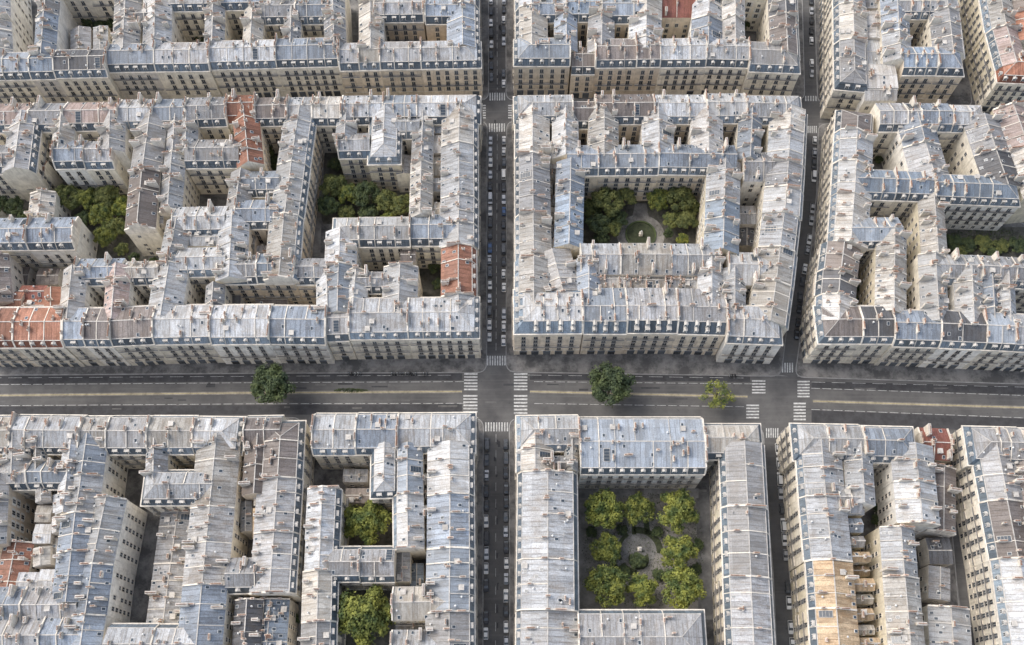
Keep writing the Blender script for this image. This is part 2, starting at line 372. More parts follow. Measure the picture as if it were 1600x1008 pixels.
    # low fire ribs crossing the roof between stair cores
    if name == 'apartment_building' and L > 9:
        npz = int(L / R(5.5, 8.5))
        for q in range(1, npz + 1):
            x = L * q / (npz + 1) + R(-1, 1)
            if (hip[0] and x < hipd + .6) or (hip[1] and x > L - hipd - .6): continue
            pw = MB(); up = R(.16, .42); th = R(.1, .17); only = random.random()
            sds = (1, -1) if only < .5 else ((1,) if only < .75 else (-1,))
            for s_ in sds:
                yb, zb = brk(s_); pr = [(0, zr + up), (yb, zb + up)]
                if man[s_] and ins < 2: pr.append((s_ * (wd + .02), h + .25))
                for (ya, za), (yc, zc) in zip(pr[:-1], pr[1:]):
                    for xx in (x - th, x + th): pw.face([(xx, ya, za - .9), (xx, ya, za), (xx, yc, zc), (xx, yc, zc - .5)])
                    pw.face([(x - th, ya, za), (x + th, ya, za), (x + th, yc, zc), (x - th, yc, zc)])
            ship('parapet', pw, [PARTY if random.random() < .7 else LEAD], root, bvh=False)
            if random.random() < .6:
                s_ = random.choice(sds); n_, me = random.choice(CHIM[2:8]); y = s_ * R(.2, .6) * wd
                FIT.append((p0 + dx * x + nl * y + Vector((0, 0, zro(y) + 1)), None, 0, dx, lambda me=me, x=x, y=y, z=zro(y): add('chimney', me, root, (x, y, z + .1))))
    # party walls
    for k, e in ((0, e0), (1, e1)):
        if e in 'pg' and name == 'apartment_building':
            pw = MB(); x = xi[k]; th = R(.2, .3); up = R(.35, .7); x0_, x1_ = x - th, x + th
            prof = [(wd + .05, eave(1) - .3)] + ([(wd + .05, h + .35), (wd - ins, h + mh + up)] if man[1] else [(wd + .05, eave(1) + up)]) + [(0, zr + up)] + \
                   ([(-(wd - ins), h + mh + up), (-wd - .05, h + .35)] if man[-1] else [(-wd - .05, eave(-1) + up)]) + [(-wd - .05, eave(-1) - .3)]
            A_ = [(x0_, y, z) for y, z in prof]; B_ = [(x1_, y, z) for y, z in prof]
            n = len(prof)
            for i in range(n - 1): pw.face([A_[i], A_[i + 1], B_[i + 1], B_[i]])
            lowz = h - 1.0
            for Q in (A_, B_):
                for i in range(n - 1): pw.face([Q[i], Q[i + 1], (Q[i + 1][0], Q[i + 1][1], lowz), (Q[i][0], Q[i][1], lowz)])
            ship('party_wall', pw, [PARTY], root, bvh=False)
            for s_ in (1, -1):
                if random.random() < .85:
                    opts = [c for c in CHIM if c[0] * .42 < wd * .75]; n_, me = random.choice(opts)
                    y = s_ * R(.3, .62) * wd; FIT.append((p0 + dx * x + nl * y + Vector((0, 0, zro(y) + 1)), None, 0, dx, lambda me=me, x=x, y=y, z=zro(y): add('chimney', me, root, (x, y, z + .3))))
            if random.random() < .5:
                n_, me = random.choice(CHIM[:6]); FIT.append((p0 + dx * x + Vector((0, 0, zr + 1)), None, 0, dx, lambda me=me, x=x: add('chimney', me, root, (x, 0, zr + .2))))
    # loose chimneys along ridge and slopes
    nc = int(L * R(.08, .2) * clutter + .5)
    for _ in range(nc):
        x = R(1.2, max(1.3, L - 1.2)); y = R(-.12, .12) * wd if random.random() < .55 else R(-.75, .75) * wd
        if hip[0] and x < hipd: continue
        if hip[1] and x > L - hipd: continue
        n_, me = random.choice(CHIM[:6]); rz = 0 if random.random() < .7 else math.pi / 2
        FIT.append((p0 + dx * x + nl * y + Vector((0, 0, zro(y) + 1)), None, 0, dx, lambda me=me, x=x, y=y, rz=rz, z=zro(y): add('chimney', me, root, (x, y, z + .1), rz)))
    if name == 'apartment_building':
        for s_ in (1, -1):
            if man[s_]: continue
            nb = int(L / 3.7)
            for i in range(nb):           # small roof windows along the plain eave
                if random.random() < .35: continue
                x = (i + .5) * L / nb; yb, zb = brk(s_); y = s_ * (abs(yb) - 1.1); tl = math.atan2(zr - zb, abs(yb)) * (-s_)
                def mk(x=x, y=y, z=zro(y), tl=tl): add('skylight', SKYL, root, (x, y, z + .04)).rotation_euler = (tl, 0, 0)
                FIT.append((p0 + dx * x + nl * y + Vector((0, 0, zro(y) + .5)), None, 0, dx, mk))
            for i in range(int(L / 14 + R(0, .7))):   # tall flue slabs rising from the court wall
                x = R(1, L - 1); y = s_ * (wd - 1.6); me = random.choice(TALL)
                FIT.append((p0 + dx * x + nl * y + Vector((0, 0, zro(y) + 3)), None, 0, dx, lambda me=me, x=x, y=y, z=zro(y): add('chimney', me, root, (x, y, z - R(.2, 1.2)))))
    for _ in range(int(L * R(.15, .36) * clutter + .6)):
        x = R(1, max(1.1, L - 1)); s_ = random.choice((1, -1)); y = s_ * R(.15, .8) * wd
        if (hip[0] and x < hipd) or (hip[1] and x > L - hipd): continue
        yb, zb = brk(s_)
        if abs(y) > abs(yb) - .8: y = s_ * (abs(yb) - 1.0)

        kind, me = random.choices([('skylight', SKYL), ('vent', VENT), ('roof_hatch', HATCH), ('antenna', ANT), ('satellite_dish', DISH), ('skylight', GLR)], [6, 3, 1.2, 1.4, .8, .45])[0]
        if me is GLR and (wd < 4.8 or name != 'apartment_building'): continue
        if me is GLR: y = s_ * abs(yb) * .52
        tilt = math.atan2(zr - zb, abs(yb)) * (-s_)
        def mk(me=me, kind=kind, x=x, y=y, z=zro(y), tilt=tilt):
            o = add(kind, me, root, (x, y, z + .02))
            if kind == 'skylight': o.rotation_euler = (tilt, 0, 0)
        FIT.append((p0 + dx * x + nl * y + Vector((0, 0, zro(y) + .5)), None, 0, dx, mk))
    # dormers / windows on each side
    faces = []
    for s_ in (1, -1): faces.append((cs[s_], nl * s_, p0 + nl * (s_ * wd), dx, L, man[s_], (lambda t, s_=s_, off=0: (t, s_ * (wd - off))), 0 if s_ < 0 else math.pi, False, eave(s_)))
    for k in (0, 1):
        e = (e0, e1)[k]
        if e in 'hgo':
            faces.append((ce[k], dx * (-sg[k]), p0 + dx * xi[k] - nl * wd, nl, W, hip[k], (lambda t, k=k, off=0: (xi[k] + sg[k] * off, t - wd)), -math.pi / 2 if k == 0 else math.pi / 2, True, h))
    shutter = random.random() < .25
    for (cp, n_, org, ax, LL, mans, loc, rz, isend, ev) in faces:
        if cp not in wins: continue
        bay = R(3.5, 4.4); nb = int((LL - 1.0) / bay)
        if nb < 1: continue
        if isend and not mans and e1 == 'g' and random.random() < .0: continue
        off = (LL - (nb - 1) * bay) / 2
        blank = isend and not mans
        for i in range(nb):
            t = off + i * bay
            if mans:
                if not (isend and (t < ins + .6 or t > LL - ins - .6)) and not (not isend and ((hip[0] and t < ins + .6) or (hip[1] and t > L - ins - .6))):
                    me = DORM[(NB) % 3]; x, y = loc(t, off=.45)
                    if tall: x2, y2 = loc(t, off=1.9); FIT.append((org + ax * t - n_ * 1.7 + Vector((0, 0, h + 3.4)), n_, 0, ax, lambda me=DORM[2], x=x2, y=y2, rz=rz: add('window', me[1], add('dormer', me[0], root, (x, y, h + 2.5), rz))))
                    FIT.append((org + ax * t + n_ * .1 + Vector((0, 0, h + 1.6)), n_, 0, ax, lambda me=me, x=x, y=y, rz=rz: add('window', me[1], add('dormer', me[0], root, (x, y, h + .55), rz))))
            for zf, kd in FLOORS:
                if zf + 2.6 > ev - .5: break
                if blank and random.random() < .45: continue
                if kd == 'shop':
                    if cp in street: me, nm = SHOP, 'shopfront'
                    else: me, nm = WIN, 'window'; 
                    z = zf if cp in street else 1.3
                else:
                    nm = 'window'; me = WINB if mans else (WINS if blank or random.random() < .12 else (WINSH if shutter else WIN)); z = zf
                    if not mans and random.random() < .06: continue
                x, y = loc(t, off=-.01)
                FIT.append((org + ax * t + n_ * .4 + Vector((0, 0, z + 1.3)), n_, 0, ax, lambda me=me, nm=nm, x=x, y=y, z=z, rz=rz: add(nm, me, root, (x, y, z), rz)))
    return root

ORD = ['first', 'second', 'third', 'fourth', 'fifth', 'sixth', 'seventh', 'eighth', 'ninth', 'tenth', 'eleventh', 'twelfth', 'thirteenth', 'fourteenth']
def wing(desc, pts, W, h=20.0, m='NSEW', e='nn', sp=None, col=('pale',), wall=('cream',), step=19, street='', clutter=1.0, jit=.45, drop=5.3, wins='NSEW', tall=False):
    zr = h + drop
    ax = 0 if abs(pts[-1][0] - pts[0][0]) > abs(pts[-1][1] - pts[0][1]) else 1
    bp = [pts[0]]
    for a, b in zip(pts[:-1], pts[1:]):
        cuts = []
        if sp is not None: cuts = [c for c in sp if min(a[ax], b[ax]) + 3 < c < max(a[ax], b[ax]) - 3]
        else:
            LW = (P(*a, zr) - P(*b, zr)).length; n = max(1, round(LW / step)); cuts = [a[ax] + (b[ax] - a[ax]) * (i + R(-.15, .15)) / n for i in range(1, n)]
        for c in cuts:
            t = (c - a[ax]) / (b[ax] - a[ax]); bp.append((a[0] + (b[0] - a[0]) * t, a[1] + (b[1] - a[1]) * t))
        bp.append(b)
    n = len(bp) - 1
    for i in range(n):
        cc = col[i % len(col)]; e0 = 'p' if i else (e[0]); e1 = 'n' if i < n - 1 else e[1]
        if n == 1: where = ''
        elif n == 2: where = ('left half' if i == 0 else 'right half') if ax == 0 else ('upper half' if i == 0 else 'lower half')
        elif i == 0: where = 'leftmost' if ax == 0 else 'topmost'
        elif i == n - 1: where = 'rightmost' if ax == 0 else 'bottom one'
        else: where = ORD[i] + (' from left' if ax == 0 else ' from top')
        label = f"{ZN[cc]} roofed building, " + (f"{where} in " if where else '') + desc
        if len(label.split()) > 16: print('LONG', len(label.split()), label)
        building(P(*bp[i], zr), P(*bp[i + 1], zr), W + R(-.25, .25), h + R(-jit, jit), m, e0, e1, cc, wall[i % len(wall)], label, 'buildings of ' + desc if n > 1 else None, street=street, clutter=clutter, drop=drop, wins=wins, tall=tall)

def annex(desc, x0, y0, x1, y1, h, col='mid', wall='grey', drop=1.2):
    """low building or lean-to given by its roof extents on the survey"""
    x0 += R(-2, 3); x1 += R(-5, 2); y0 += R(-1.5, 1.5); y1 += R(-2, 1.5); h += R(-1, 1)
    if 0 < drop < 1.5 and h > 10: drop = R(.7, 2.6)
    yc = (y0 + y1) / 2; xc = (x0 + x1) / 2
    if abs(x1 - x0) >= abs(y1 - y0) * .9:
        a, b = P(x0, yc, h), P(x1, yc, h); W = (P(xc, y0, h) - P(xc, y1, h)).length
    else:
        a, b = P(xc, y0, h), P(xc, y1, h); W = (P(x0, yc, h) - P(x1, yc, h)).length
    building(a, b, W, h, '', 'o', 'o', col, wall, f"low {ZN[col]} roofed annex {desc}", None, drop=drop, name='annex', cat='outbuilding', clutter=1.3)

exec_blocks = None
#BLOCKS
# ================================================================== THE BLOCKS
# --- A: upper left block
D = ', upper left block'
wing('street row' + D, [(-60, 93), (165, 88)], 12.5, m='NS', sp=[44, 83], e='np', col=['blue', 'steel', 'dark', 'brown'], wall=['cream', 'grey'], street='S')
wing('pale street row' + D, [(166, 79), (325, 77)], 13, 20.4, m='NS', sp=[240], e='pp', col=['blue', 'mid'], wall=['grey', 'cream'], street='S')
wing('long dormered street row' + D, [(326, 75), (527, 70)], 13, m='NS', sp=[430], e='pp', col=['pale', 'blue'], wall=['cream'], street='S')
wing('street row east end' + D, [(529, 77), (657, 75), (751, 73)], 12.5, 19.6, m='NS', sp=[560, 593], e='ph', col=['mid', 'warm', 'mid', 'pale'], wall=['tan', 'tan', 'tan', 'tan'], street='S')
wing('central street side' + D, [(722, -70), (723, 70)], 13, m='E', col=['pale', 'blue', 'warm'], wall=['tan'], street='E')
wing('ridge beside the square court' + D, [(578, -60), (579, 76)], 10, m='', col=['pale', 'warm'], e='nn')
wing('north side of square court' + D, [(584, 4), (661, 3)], 11.5, m='NS', col=['mid'], wall=['tan'], e='pp')
wing('small court range near central street' + D, [(664, 7), (716, 7)], 11, m='S', col=['blue'], wall=['tan'], e='pn')
wing('tall narrow party walled range' + D, [(74, -60), (64, 84)], 9, 20.5, m='', col=['mid', 'blue'], e='nn', wall=['white'], wins='S')
wing('far left range' + D, [(-14, -60), (-8, 88)], 11, 20, m='', col=['pale', 'mid'], e='nn', wall=['white'])
wing('cluttered west ridge' + D, [(196, -20), (192, 76)], 11, 19.5, m='', col=['mid', 'white'], e='nn')
wing('cluttered east ridge' + D, [(243, -30), (240, 76)], 11.5, 20.3, m='', col=['white', 'pale'], e='nn', wall=['white'])
wing('cross ridge in the clutter' + D, [(190, 22), (245, 20)], 10, 18.5, m='', col=['mid'])
wing('back range above green court' + D, [(262, -14), (405, -16)], 12, m='S', col=['mid', 'blue', 'brown'], e='nn')
wing('back range top edge' + D, [(75, -34), (195, -36)], 12, m='S', col=['mid', 'blue'], e='nn')
wing('inner terrace with dark dormers' + D, [(392, 8), (460, 7), (525, 6)], 11, 19.3, m='S', col=['mid', 'blue'], e='pn')
wing('blank sided narrow range' + D, [(518, -50), (522, 74)], 8.5, 20.6, m='', col=['pale', 'mid'], wall=['white'], wins='S')
wing('short spur by the stone court' + D, [(333, -20), (330, 74)], 8, 19.5, m='', col=['mid'], e='nn')
wing('short spur east of stone court' + D, [(394, 5), (390, 74)], 8, 19.5, m='', col=['warm'], e='nn')
wing('short spur of the inner terrace' + D, [(455, 8), (453, 72)], 7, 19.0, m='', col=['mid'], e='nn')
annex('left of cluttered ridges' + D, 113, 46, 145, 80, 12, 'mid'); annex('with skylights left of cluttered ridges' + D, 146, 42, 172, 82, 13, 'pale')
# --- B: upper middle block
D = ', upper middle block'
wing('street row left end' + D, [(803, 70), (891, 70)], 13, m='NS', e='hp', col=['blue'], wall=['tan'], street='SW')
wing('sunken street gap' + D, [(893, 84), (930, 84)], 12, 16.5, m='S', e='nn', col=['brown'], wall=['tan'], street='S')
wing('street row' + D, [(931, 72), (1032, 71), (1105, 70), (1172, 72)], 13, m='NS', sp=[995], e='pp', col=['brown', 'brown', 'pale', 'pale'], wall=['tan', 'tan', 'cream', 'cream'], street='S')
wing('street row right end' + D, [(1173, 76), (1254, 79)], 13.5, m='NS', e='ph', col=['mid'], wall=['cream'], street='SE')
wing('central street side' + D, [(830, -70), (831, 70)], 13, m='W', col=['pale', 'warm'], wall=['tan'])
wing('first inner ridge' + D, [(884, -60), (885, 72)], 9, m='', col=['pale', 'blue'])
wing('second inner ridge with clutter' + D, [(942, -40), (940, 74)], 10.5, m='', col=['warm', 'mid'])
wing('third inner ridge' + D, [(1011, -30), (1009, 74)], 13, 20.4, m='', col=['warm', 'pale'])
wing('ridge beside red roof' + D, [(1109, -40), (1107, 74)], 12.5, m='', col=['pale', 'blue'], wall=['white'])
wing('pale leaning ridge' + D, [(1148, -30), (1150, 74)], 9, m='', col=['white'], wall=['white'])
wing('right street side' + D, [(1224, -60), (1231, 80)], 12, m='E', col=['dark', 'brown', 'mid'], wall=['cream'])
wing('north side of first well' + D, [(828, 5), (886, 5)], 11, m='S', col=['blue'])
wing('north side of second well' + D, [(888, 2), (938, 2)], 12, m='S', col=['steel'], wall=['tan'])
wing('north side of third well' + D, [(942, 6), (1010, 6)], 12, m='S', col=['blue'], wall=['tan'])
wing('red tiled back building' + D, [(1033, -2), (1088, -2)], 13, 17, m='', col=['brick'], wall=['tan'], e='gg')
wing('far corner ridge by trees' + D, [(1160, -34), (1226, -30)], 12, 20, m='', col=['rose'], e='gg')
# --- C: upper right block
D = ', upper right block'
wing('west street front' + D, [(1331, -70), (1334, 60), (1336, 130)], 13, m='W', col=['pale', 'warm', 'mid'], wall=['cream'], e='nh', street='W')
wing('central ridge' + D, [(1399, -60), (1407, 92)], 11.5, m='', col=['pale', 'blue'])
wing('dark street row' + D, [(1412, 85), (1466, 85), (1510, 86)], 13, m='NS', e='nh', col=['steel', 'blue'], wall=['tan'], street='S')
wing('lane side ridge' + D, [(1473, -60), (1489, 78)], 13, m='E', col=['pale', 'mid', 'blue'], wall=['cream'])
wing('north end of long well' + D, [(1405, 2), (1475, 2)], 10, m='S', col=['mid'])
annex('stepped between west front and central ridge' + D, 1350, 20, 1388, 62, 18, 'white'); annex('below the stepped roofs' + D, 1350, 63, 1390, 100, 19, 'pale', 'white')
annex('flat whitish at the south end' + D, 1350, 100, 1403, 138, 21.5, 'white', 'white', .8); annex('sloping pale at the very south tip' + D, 1345, 135, 1398, 158, 18.5, 'white', 'white', 3)
annex('at top between the ridges' + D, 1350, -30, 1388, 18, 17.5, 'mid')
# --- D: far upper right
D = ', far upper right block'
wing('cream lane front' + D, [(1552, -70), (1572, 40), (1588, 98)], 12.5, m='W', col=['rose', 'warm', 'rose'], wall=['ochre'], street='')
wing('south end' + D, [(1564, 95), (1680, 100)], 13, m='NS', e='hn', col=['red', 'rose'], wall=['cream'], street='S')
wing('rust coloured inner ridge' + D, [(1606, -40), (1612, 60)], 12, 19, m='', col=['brown', 'red'], e='gn')
annex('red roofed behind the south end' + D, 1588, 50, 1625, 78, 17, 'red')
# --- R2: right edge block
wing('pink front behind right mid block', [(1582, 162), (1632, 300)], 12.5, 19.5, m='', col=['rose', 'warm'], wall=['ochre'], e='gn')
# --- E: left middle block
D = ', left middle block'
wing('pink north row' + D, [(-60, 175), (43, 173), (98, 173), (182, 172)], 12, m='S', sp=[], col=['rose', 'mid', 'rose', 'warm'], e='np')
wing('north row' + D, [(183, 168), (237, 167), (288, 166), (352, 164)], 12.5, m='S', col=['pale', 'blue', 'mid'], e='pp')
wing('red tiled north row piece' + D, [(353, 161), (397, 160)], 12, 20.3, m='S', col=['red'], e='pp')
wing('brown north row' + D, [(398, 165), (447, 164)], 12, m='S', col=['brown'], e='pp')
wing('north row east part' + D, [(448, 164), (487, 163), (533, 163), (598, 162), (651, 161), (750, 160)], 12.5, m='S', col=['pale', 'warm', 'pale', 'blue', 'pale'], e='ph', sp=[])
wing('central street side' + D, [(718, 160), (717, 221), (717, 303), (716, 345), (716, 379)], 14, m='E', sp=[], col=['warm', 'pale', 'mid', 'pale'], wall=['cream'], street='E')
wing('red tiled piece on central street' + D, [(716, 380), (716, 457)], 12.5, 20.3, m='E', col=['red'], e='pp', street='E')
wing('central street side below red roof' + D, [(716, 458), (716, 488)], 13.5, m='E', col=['pale'], e='nn', street='E')
wing('orange tiled boulevard end' + D, [(-60, 503), (96, 502)], 15.5, m='NS', sp=[20], col=['red', 'red'], wall=['tan', 'cream'], e='np', street='S')
wing('boulevard row' + D, [(98, 502), (172, 502), (238, 499), (327, 497)], 15, m='NS', sp=[130], col=['blue', 'brown', 'brown', 'pale'], wall=['cream', 'white', 'cream'], e='pp', street='S')
wing('long pale boulevard row' + D, [(328, 499), (420, 498), (508, 499)], 15, m='NS', sp=[], col=['pale', 'blue'], wall=['white', 'white'], e='pp', street='S')
wing('set back boulevard piece' + D, [(509, 497), (544, 496)], 14, 18.8, m='NS', col=['mid'], wall=['cream'], e='nn', street='S')
wing('boulevard corner row' + D, [(545, 489), (637, 488), (748, 487)], 16, 20.5, m='NS', sp=[], col=['pale', 'pale'], wall=['cream', 'cream'], e='ph', street='SE')
wing('far left ridge' + D, [(34, 172), (22, 262)], 12, m='E', col=['mid', 'blue'], wall=['cream'], e='nn')
wing('lower left facade wing' + D, [(-50, 240), (30, 240)], 12, 19.5, m='S', col=['mid'], e='nn')
wing('garden house with dormers' + D, [(82, 233), (128, 232), (174, 231)], 11.5, m='S', sp=[], col=['blue', 'mid'], wall=['white', 'cream'], e='gg')
wing('west spur of garden house' + D, [(96, 172), (90, 234)], 8, m='', col=['warm'], wall=['white'])
wing('east spur of garden house' + D, [(172, 172), (170, 232)], 9.5, 20.4, m='', col=['white'], wall=['white'])
annex('red topped beside garden house' + D, 38, 252, 76, 274, 14, 'red', 'cream', .8)
wing('stub ridge between the gardens' + D, [(64, 298), (58, 352)], 9.5, 14, m='', col=['warm'], wall=['white'], e='gn', drop=3)
wing('long ridge right of big garden' + D, [(234, 172), (222, 262), (214, 352)], 11.5, m='', sp=[], col=['mid', 'brown'], wall=['cream'], e='ng')
wing('cluttered parallel ridge' + D, [(274, 168), (262, 325)], 8.5, 18.5, m='', col=['mid', 'pale', 'warm'], wall=['cream'], e='ng')
annex('in the angle of long ridges' + D, 238, 225, 262, 290, 17.5, 'mid')
annex('south foot of long ridges' + D, 226, 292, 258, 352, 18, 'mid')
wing('dark range under first well' + D, [(287, 231), (372, 230)], 11.5, m='S', col=['mid'], e='nn')
wing('west wall range of first well' + D, [(290, 168), (289, 232)], 7, m='', col=['pale'], e='nn')
wing('short red ridge under north row' + D, [(380, 165), (388, 252)], 10, 20.2, m='', col=['red'], e='nn')
wing('stub roofs below red ridge' + D, [(376, 262), (366, 330)], 9, 18.5, m='', col=['mid'], e='nn')
wing('range beside dark green court' + D, [(376, 278), (436, 277)], 10.5, 19, m='S', col=['blue'], e='nn')
wing('big leaning ridge' + D, [(468, 163), (455, 250), (444, 333), (436, 432)], 12.5, 20.4, m='E', sp=[], col=['pale', 'pale', 'warm'], wall=['tan'], e='np')
wing('middle terrace left half' + D, [(268, 338), (350, 336)], 12, m='S', col=['pale'], e='gn')
wing('middle terrace right half' + D, [(366, 326), (442, 325)], 11.5, m='S', col=['blue'], e='pn')
wing('middle spur' + D, [(363, 326), (357, 432)], 11, 20.2, m='', col=['pale', 'mid'], e='nn')
wing('west middle spur' + D, [(276, 338), (262, 408)], 9.5, 19.5, m='', col=['pale'], e='nn', wall=['cream'])
wing('pale central cross range' + D, [(262, 403), (352, 401)], 11, m='S', col=['pale'], e='gn')
wing('lower middle terrace' + D, [(338, 413), (400, 412), (459, 412)], 11, 19.6, m='S', sp=[], col=['mid', 'steel'], e='pp', wall=['tan'])
wing('lower middle terrace east piece' + D, [(460, 416), (512, 416)], 10, 18.6, m='S', col=['mid'], e='nn', wall=['tan'])
annex('walled roof inside middle terrace' + D, 283, 362, 345, 384, 19, 'pale', 'white'); annex('small patched by middle spur' + D, 372, 370, 400, 400, 15, 'warm')
annex('long brown shed in green lane court' + D, 396, 385, 428, 408, 12, 'mid')
wing('west flank of L court' + D, [(531, 353), (529, 410), (527, 486)], 11.5, m='', sp=[], col=['pale', 'blue'], e='nn')
wing('long dormered court range' + D, [(516, 353), (640, 352)], 12, m='NS', sp=[560], e='hp', col=['pale', 'pale'], wall=['cream'])
wing('court range joining central street' + D, [(642, 350), (722, 350)], 12, m='S', col=['blue'], e='nn')
wing('inner double ridge' + D, [(625, 411), (622, 487)], 12.5, 20, m='', col=['pale', 'mid'], e='gn')
wing('small link roof' + D, [(558, 434), (620, 433)], 8, 19, m='S', col=['mid'])
wing('short spur from boulevard corner' + D, [(556, 418), (550, 487)], 8.5, 19.5, m='', col=['pale'], e='gn')
annex('brown capped above double ridge' + D, 628, 392, 648, 410, 17, 'brown')
wing('first short ridge behind north row' + D, [(541, 163), (537, 217)], 8, m='', col=['pale'])
wing('court house with slate dormers' + D, [(527, 218), (577, 217)], 10.5, 19.5, m='S', col=['mid'], e='gn', wall=['ochre'])
wing('broad ridge behind north row' + D, [(601, 163), (598, 246)], 12.5, m='', col=['pale', 'warm'], e='nh', wall=['ochre'])
wing('small dormered range by flat yard' + D, [(617, 190), (656, 190)], 9, 19.5, m='S', col=['pale'], e='nn')
wing('ridge between yards' + D, [(661, 163), (658, 250), (656, 335)], 8.5, 19, m='', sp=[], col=['pale', 'warm'], e='nn')
annex('flat grey yard roof' + D, 618, 243, 648, 275, 13, 'mid', 'cream', .5)
annex('white stepped near central street' + D, 668, 213, 700, 240, 18.5, 'white'); annex('tan stepped near central street' + D, 666, 245, 698, 275, 16.5, 'warm')
annex('pale stepped near central street' + D, 668, 280, 698, 300, 17.5, 'pale'); annex('gabled near central street' + D, 648, 306, 672, 340, 18, 'pale', 'white', 2.5); annex('lowest stepped near central street' + D, 676, 318, 700, 342, 16, 'warm')
annex('top stepped near central street' + D, 666, 188, 700, 208, 18, 'blue')
wing('blue roofed garden front' + D, [(-60, 358), (40, 357), (113, 356)], 12.5, 18.5, m='S', sp=[], col=['blue', 'blue'], wall=['cream', 'white'], e='ng')
wing('left yard range' + D, [(116, 417), (187, 416)], 10, m='S', col=['blue'], e='gn', wall=['white'])
wing('white spur left of yard' + D, [(113, 414), (104, 500)], 8.5, m='', col=['white'], wall=['white'])
wing('white spur right of yard' + D, [(181, 410), (174, 498)], 8.5, 20.4, m='', col=['rose'], wall=['white'])
wing('right yard range' + D, [(190, 419), (246, 418)], 9, 19, m='S', col=['warm'], e='nn', wall=['white'])
wing('big white ridge by boulevard' + D, [(264, 408), (250, 492)], 12, 20.4, m='', col=['pale'], wall=['white'], e='gn')
wing('small wall by lower court' + D, [(333, 440), (329, 500)], 7, 18, m='', col=['mid'])
wing('wall range east of lower court' + D, [(510, 416), (512, 497)], 8.5, 18, m='', col=['pale'])
annex('dark sheds in lower court' + D, 345, 446, 378, 480, 8, 'dark'); annex('brown sheds in lower court' + D, 400, 462, 450, 480, 6, 'brown')
annex('behind orange end, left part' + D, -20, 456, 38, 490, 16, 'red', 'tan', 2.4); annex('behind orange end, uppermost part' + D, 34, 448, 72, 470, 14.5, 'brick', 'tan', 2.2); annex('behind orange end, middle part' + D, 30, 470, 74, 492, 15.0, 'red', 'tan', 2); annex('behind orange end, right part' + D, 72, 450, 98, 490, 16.4, 'red', 'cream', 2.2)
annex('brown yard shed above orange tiles' + D, 16, 418, 50, 446, 6, 'brown'); annex('brown yard shed beside white wall' + D, 56, 420, 94, 446, 7, 'brown')
wing('dark left edge range' + D, [(-18, 395), (-12, 470)], 11, 17, m='', col=['brown'], e='gn', wall=['grey'])
# --- F: centre block around round lawn
D = ', round lawn block'
wing('north row' + D, [(803, 161), (895, 160)], 12.5, m='NS', e='hp', col=['pale'])
wing('sunken brown gap in north row' + D, [(896, 168), (931, 168)], 12, 18.5, m='NS', e='nn', col=['brown'], wall=['tan'])
wing('long north row' + D, [(932, 161), (1023, 160), (1105, 160), (1167, 160)], 12.5, m='S', sp=[], e='pp', col=['brown', 'pale', 'pale'], wall=['tan'])
wing('north row right end' + D, [(1168, 161), (1258, 162)], 12.5, m='NS', e='ph', col=['pale'])
wing('central street side' + D, [(832, 160), (832, 238), (833, 330), (834, 400)], 13, m='W', sp=[], col=['warm', 'mid', 'warm'], e='np')
wing('first cross ridge' + D, [(884, 160), (884, 240)], 10, m='', col=['pale'])
wing('second cross ridge' + D, [(944, 160), (944, 243)], 11.5, 20.3, m='', col=['warm'], e='nn')
wing('third cross ridge' + D, [(1029, 160), (1031, 243)], 12, 20.2, m='', col=['pale'], wall=['white'])
wing('fourth cross ridge' + D, [(1107, 160), (1108, 243)], 12.5, 20.3, m='', col=['white'], wall=['white'])
wing('fifth cross ridge' + D, [(1176, 162), (1172, 245)], 9, 19.6, m='', col=['blue'])
wing('link over first well' + D, [(835, 226), (884, 226)], 8, 19, m='', col=['warm'])
wing('court north side' + D, [(886, 241), (935, 241), (1030, 240), (1152, 242)], 12.5, m='S', sp=[], col=['blue', 'blue', 'blue'], e='nn', wall=['tan'])
wing('court east side' + D, [(1134, 244), (1132, 310), (1130, 388)], 12.5, m='', sp=[], col=['pale', 'steel'], wall=['ochre'], e='nn')
wing('court west side' + D, [(892, 246), (891, 300), (889, 380)], 10.5, m='', sp=[], col=['blue', 'steel'], e='nn')
wing('court south side' + D, [(908, 398), (970, 398), (1050, 398), (1126, 398)], 12.5, m='', sp=[], col=['pale', 'warm', 'pale'], e='pp')
wing('tall slate boulevard front' + D, [(912, 478), (980, 478), (1060, 478), (1136, 480)], 17, 20.5, m='S', sp=[], col=['blue', 'mid', 'mid'], wall=['tan', 'tan', 'tan'], e='pp', street='S', tall=True)
wing('boulevard corner' + D, [(803, 479), (910, 478)], 17, 20.5, m='NS', e='hp', col=['pale'], wall=['tan'], street='SW', tall=True)
wing('central street side lower part' + D, [(834, 400), (834, 480)], 13.5, 20.4, m='W', col=['warm'], e='nn')
wing('east flank of skylit hall' + D, [(1112, 398), (1112, 480)], 9, 19.5, m='', col=['pale'])
wing('west flank of skylit hall' + D, [(920, 398), (920, 480)], 8.5, 19.5, m='', col=['blue'])
wing('white diagonal hall' + D, [(862, 388), (886, 478)], 14, 19, m='', col=['white'])
wing('skylit hall' + D, [(930, 436), (1105, 437)], 9.5, 17.5, m='', sp=[985, 1040], col=['white', 'warm', 'pale'], drop=3, clutter=5)
wing('whitish boulevard end' + D, [(1138, 497), (1226, 500)], 14.5, m='NS', e='ph', col=['pale'], wall=['white'], street='SE')
wing('right street side' + D, [(1237, 162), (1232, 250), (1226, 330), (1213, 438), (1204, 500)], 14.5, m='E', sp=[200, 290, 385], col=['warm', 'pale', 'mid', 'pale', 'pale', 'warm'], e='nn')
wing('facade house in east light court' + D, [(1163, 252), (1212, 252)], 13, 19, m='', col=['mid'], wall=['white'], e='gn')
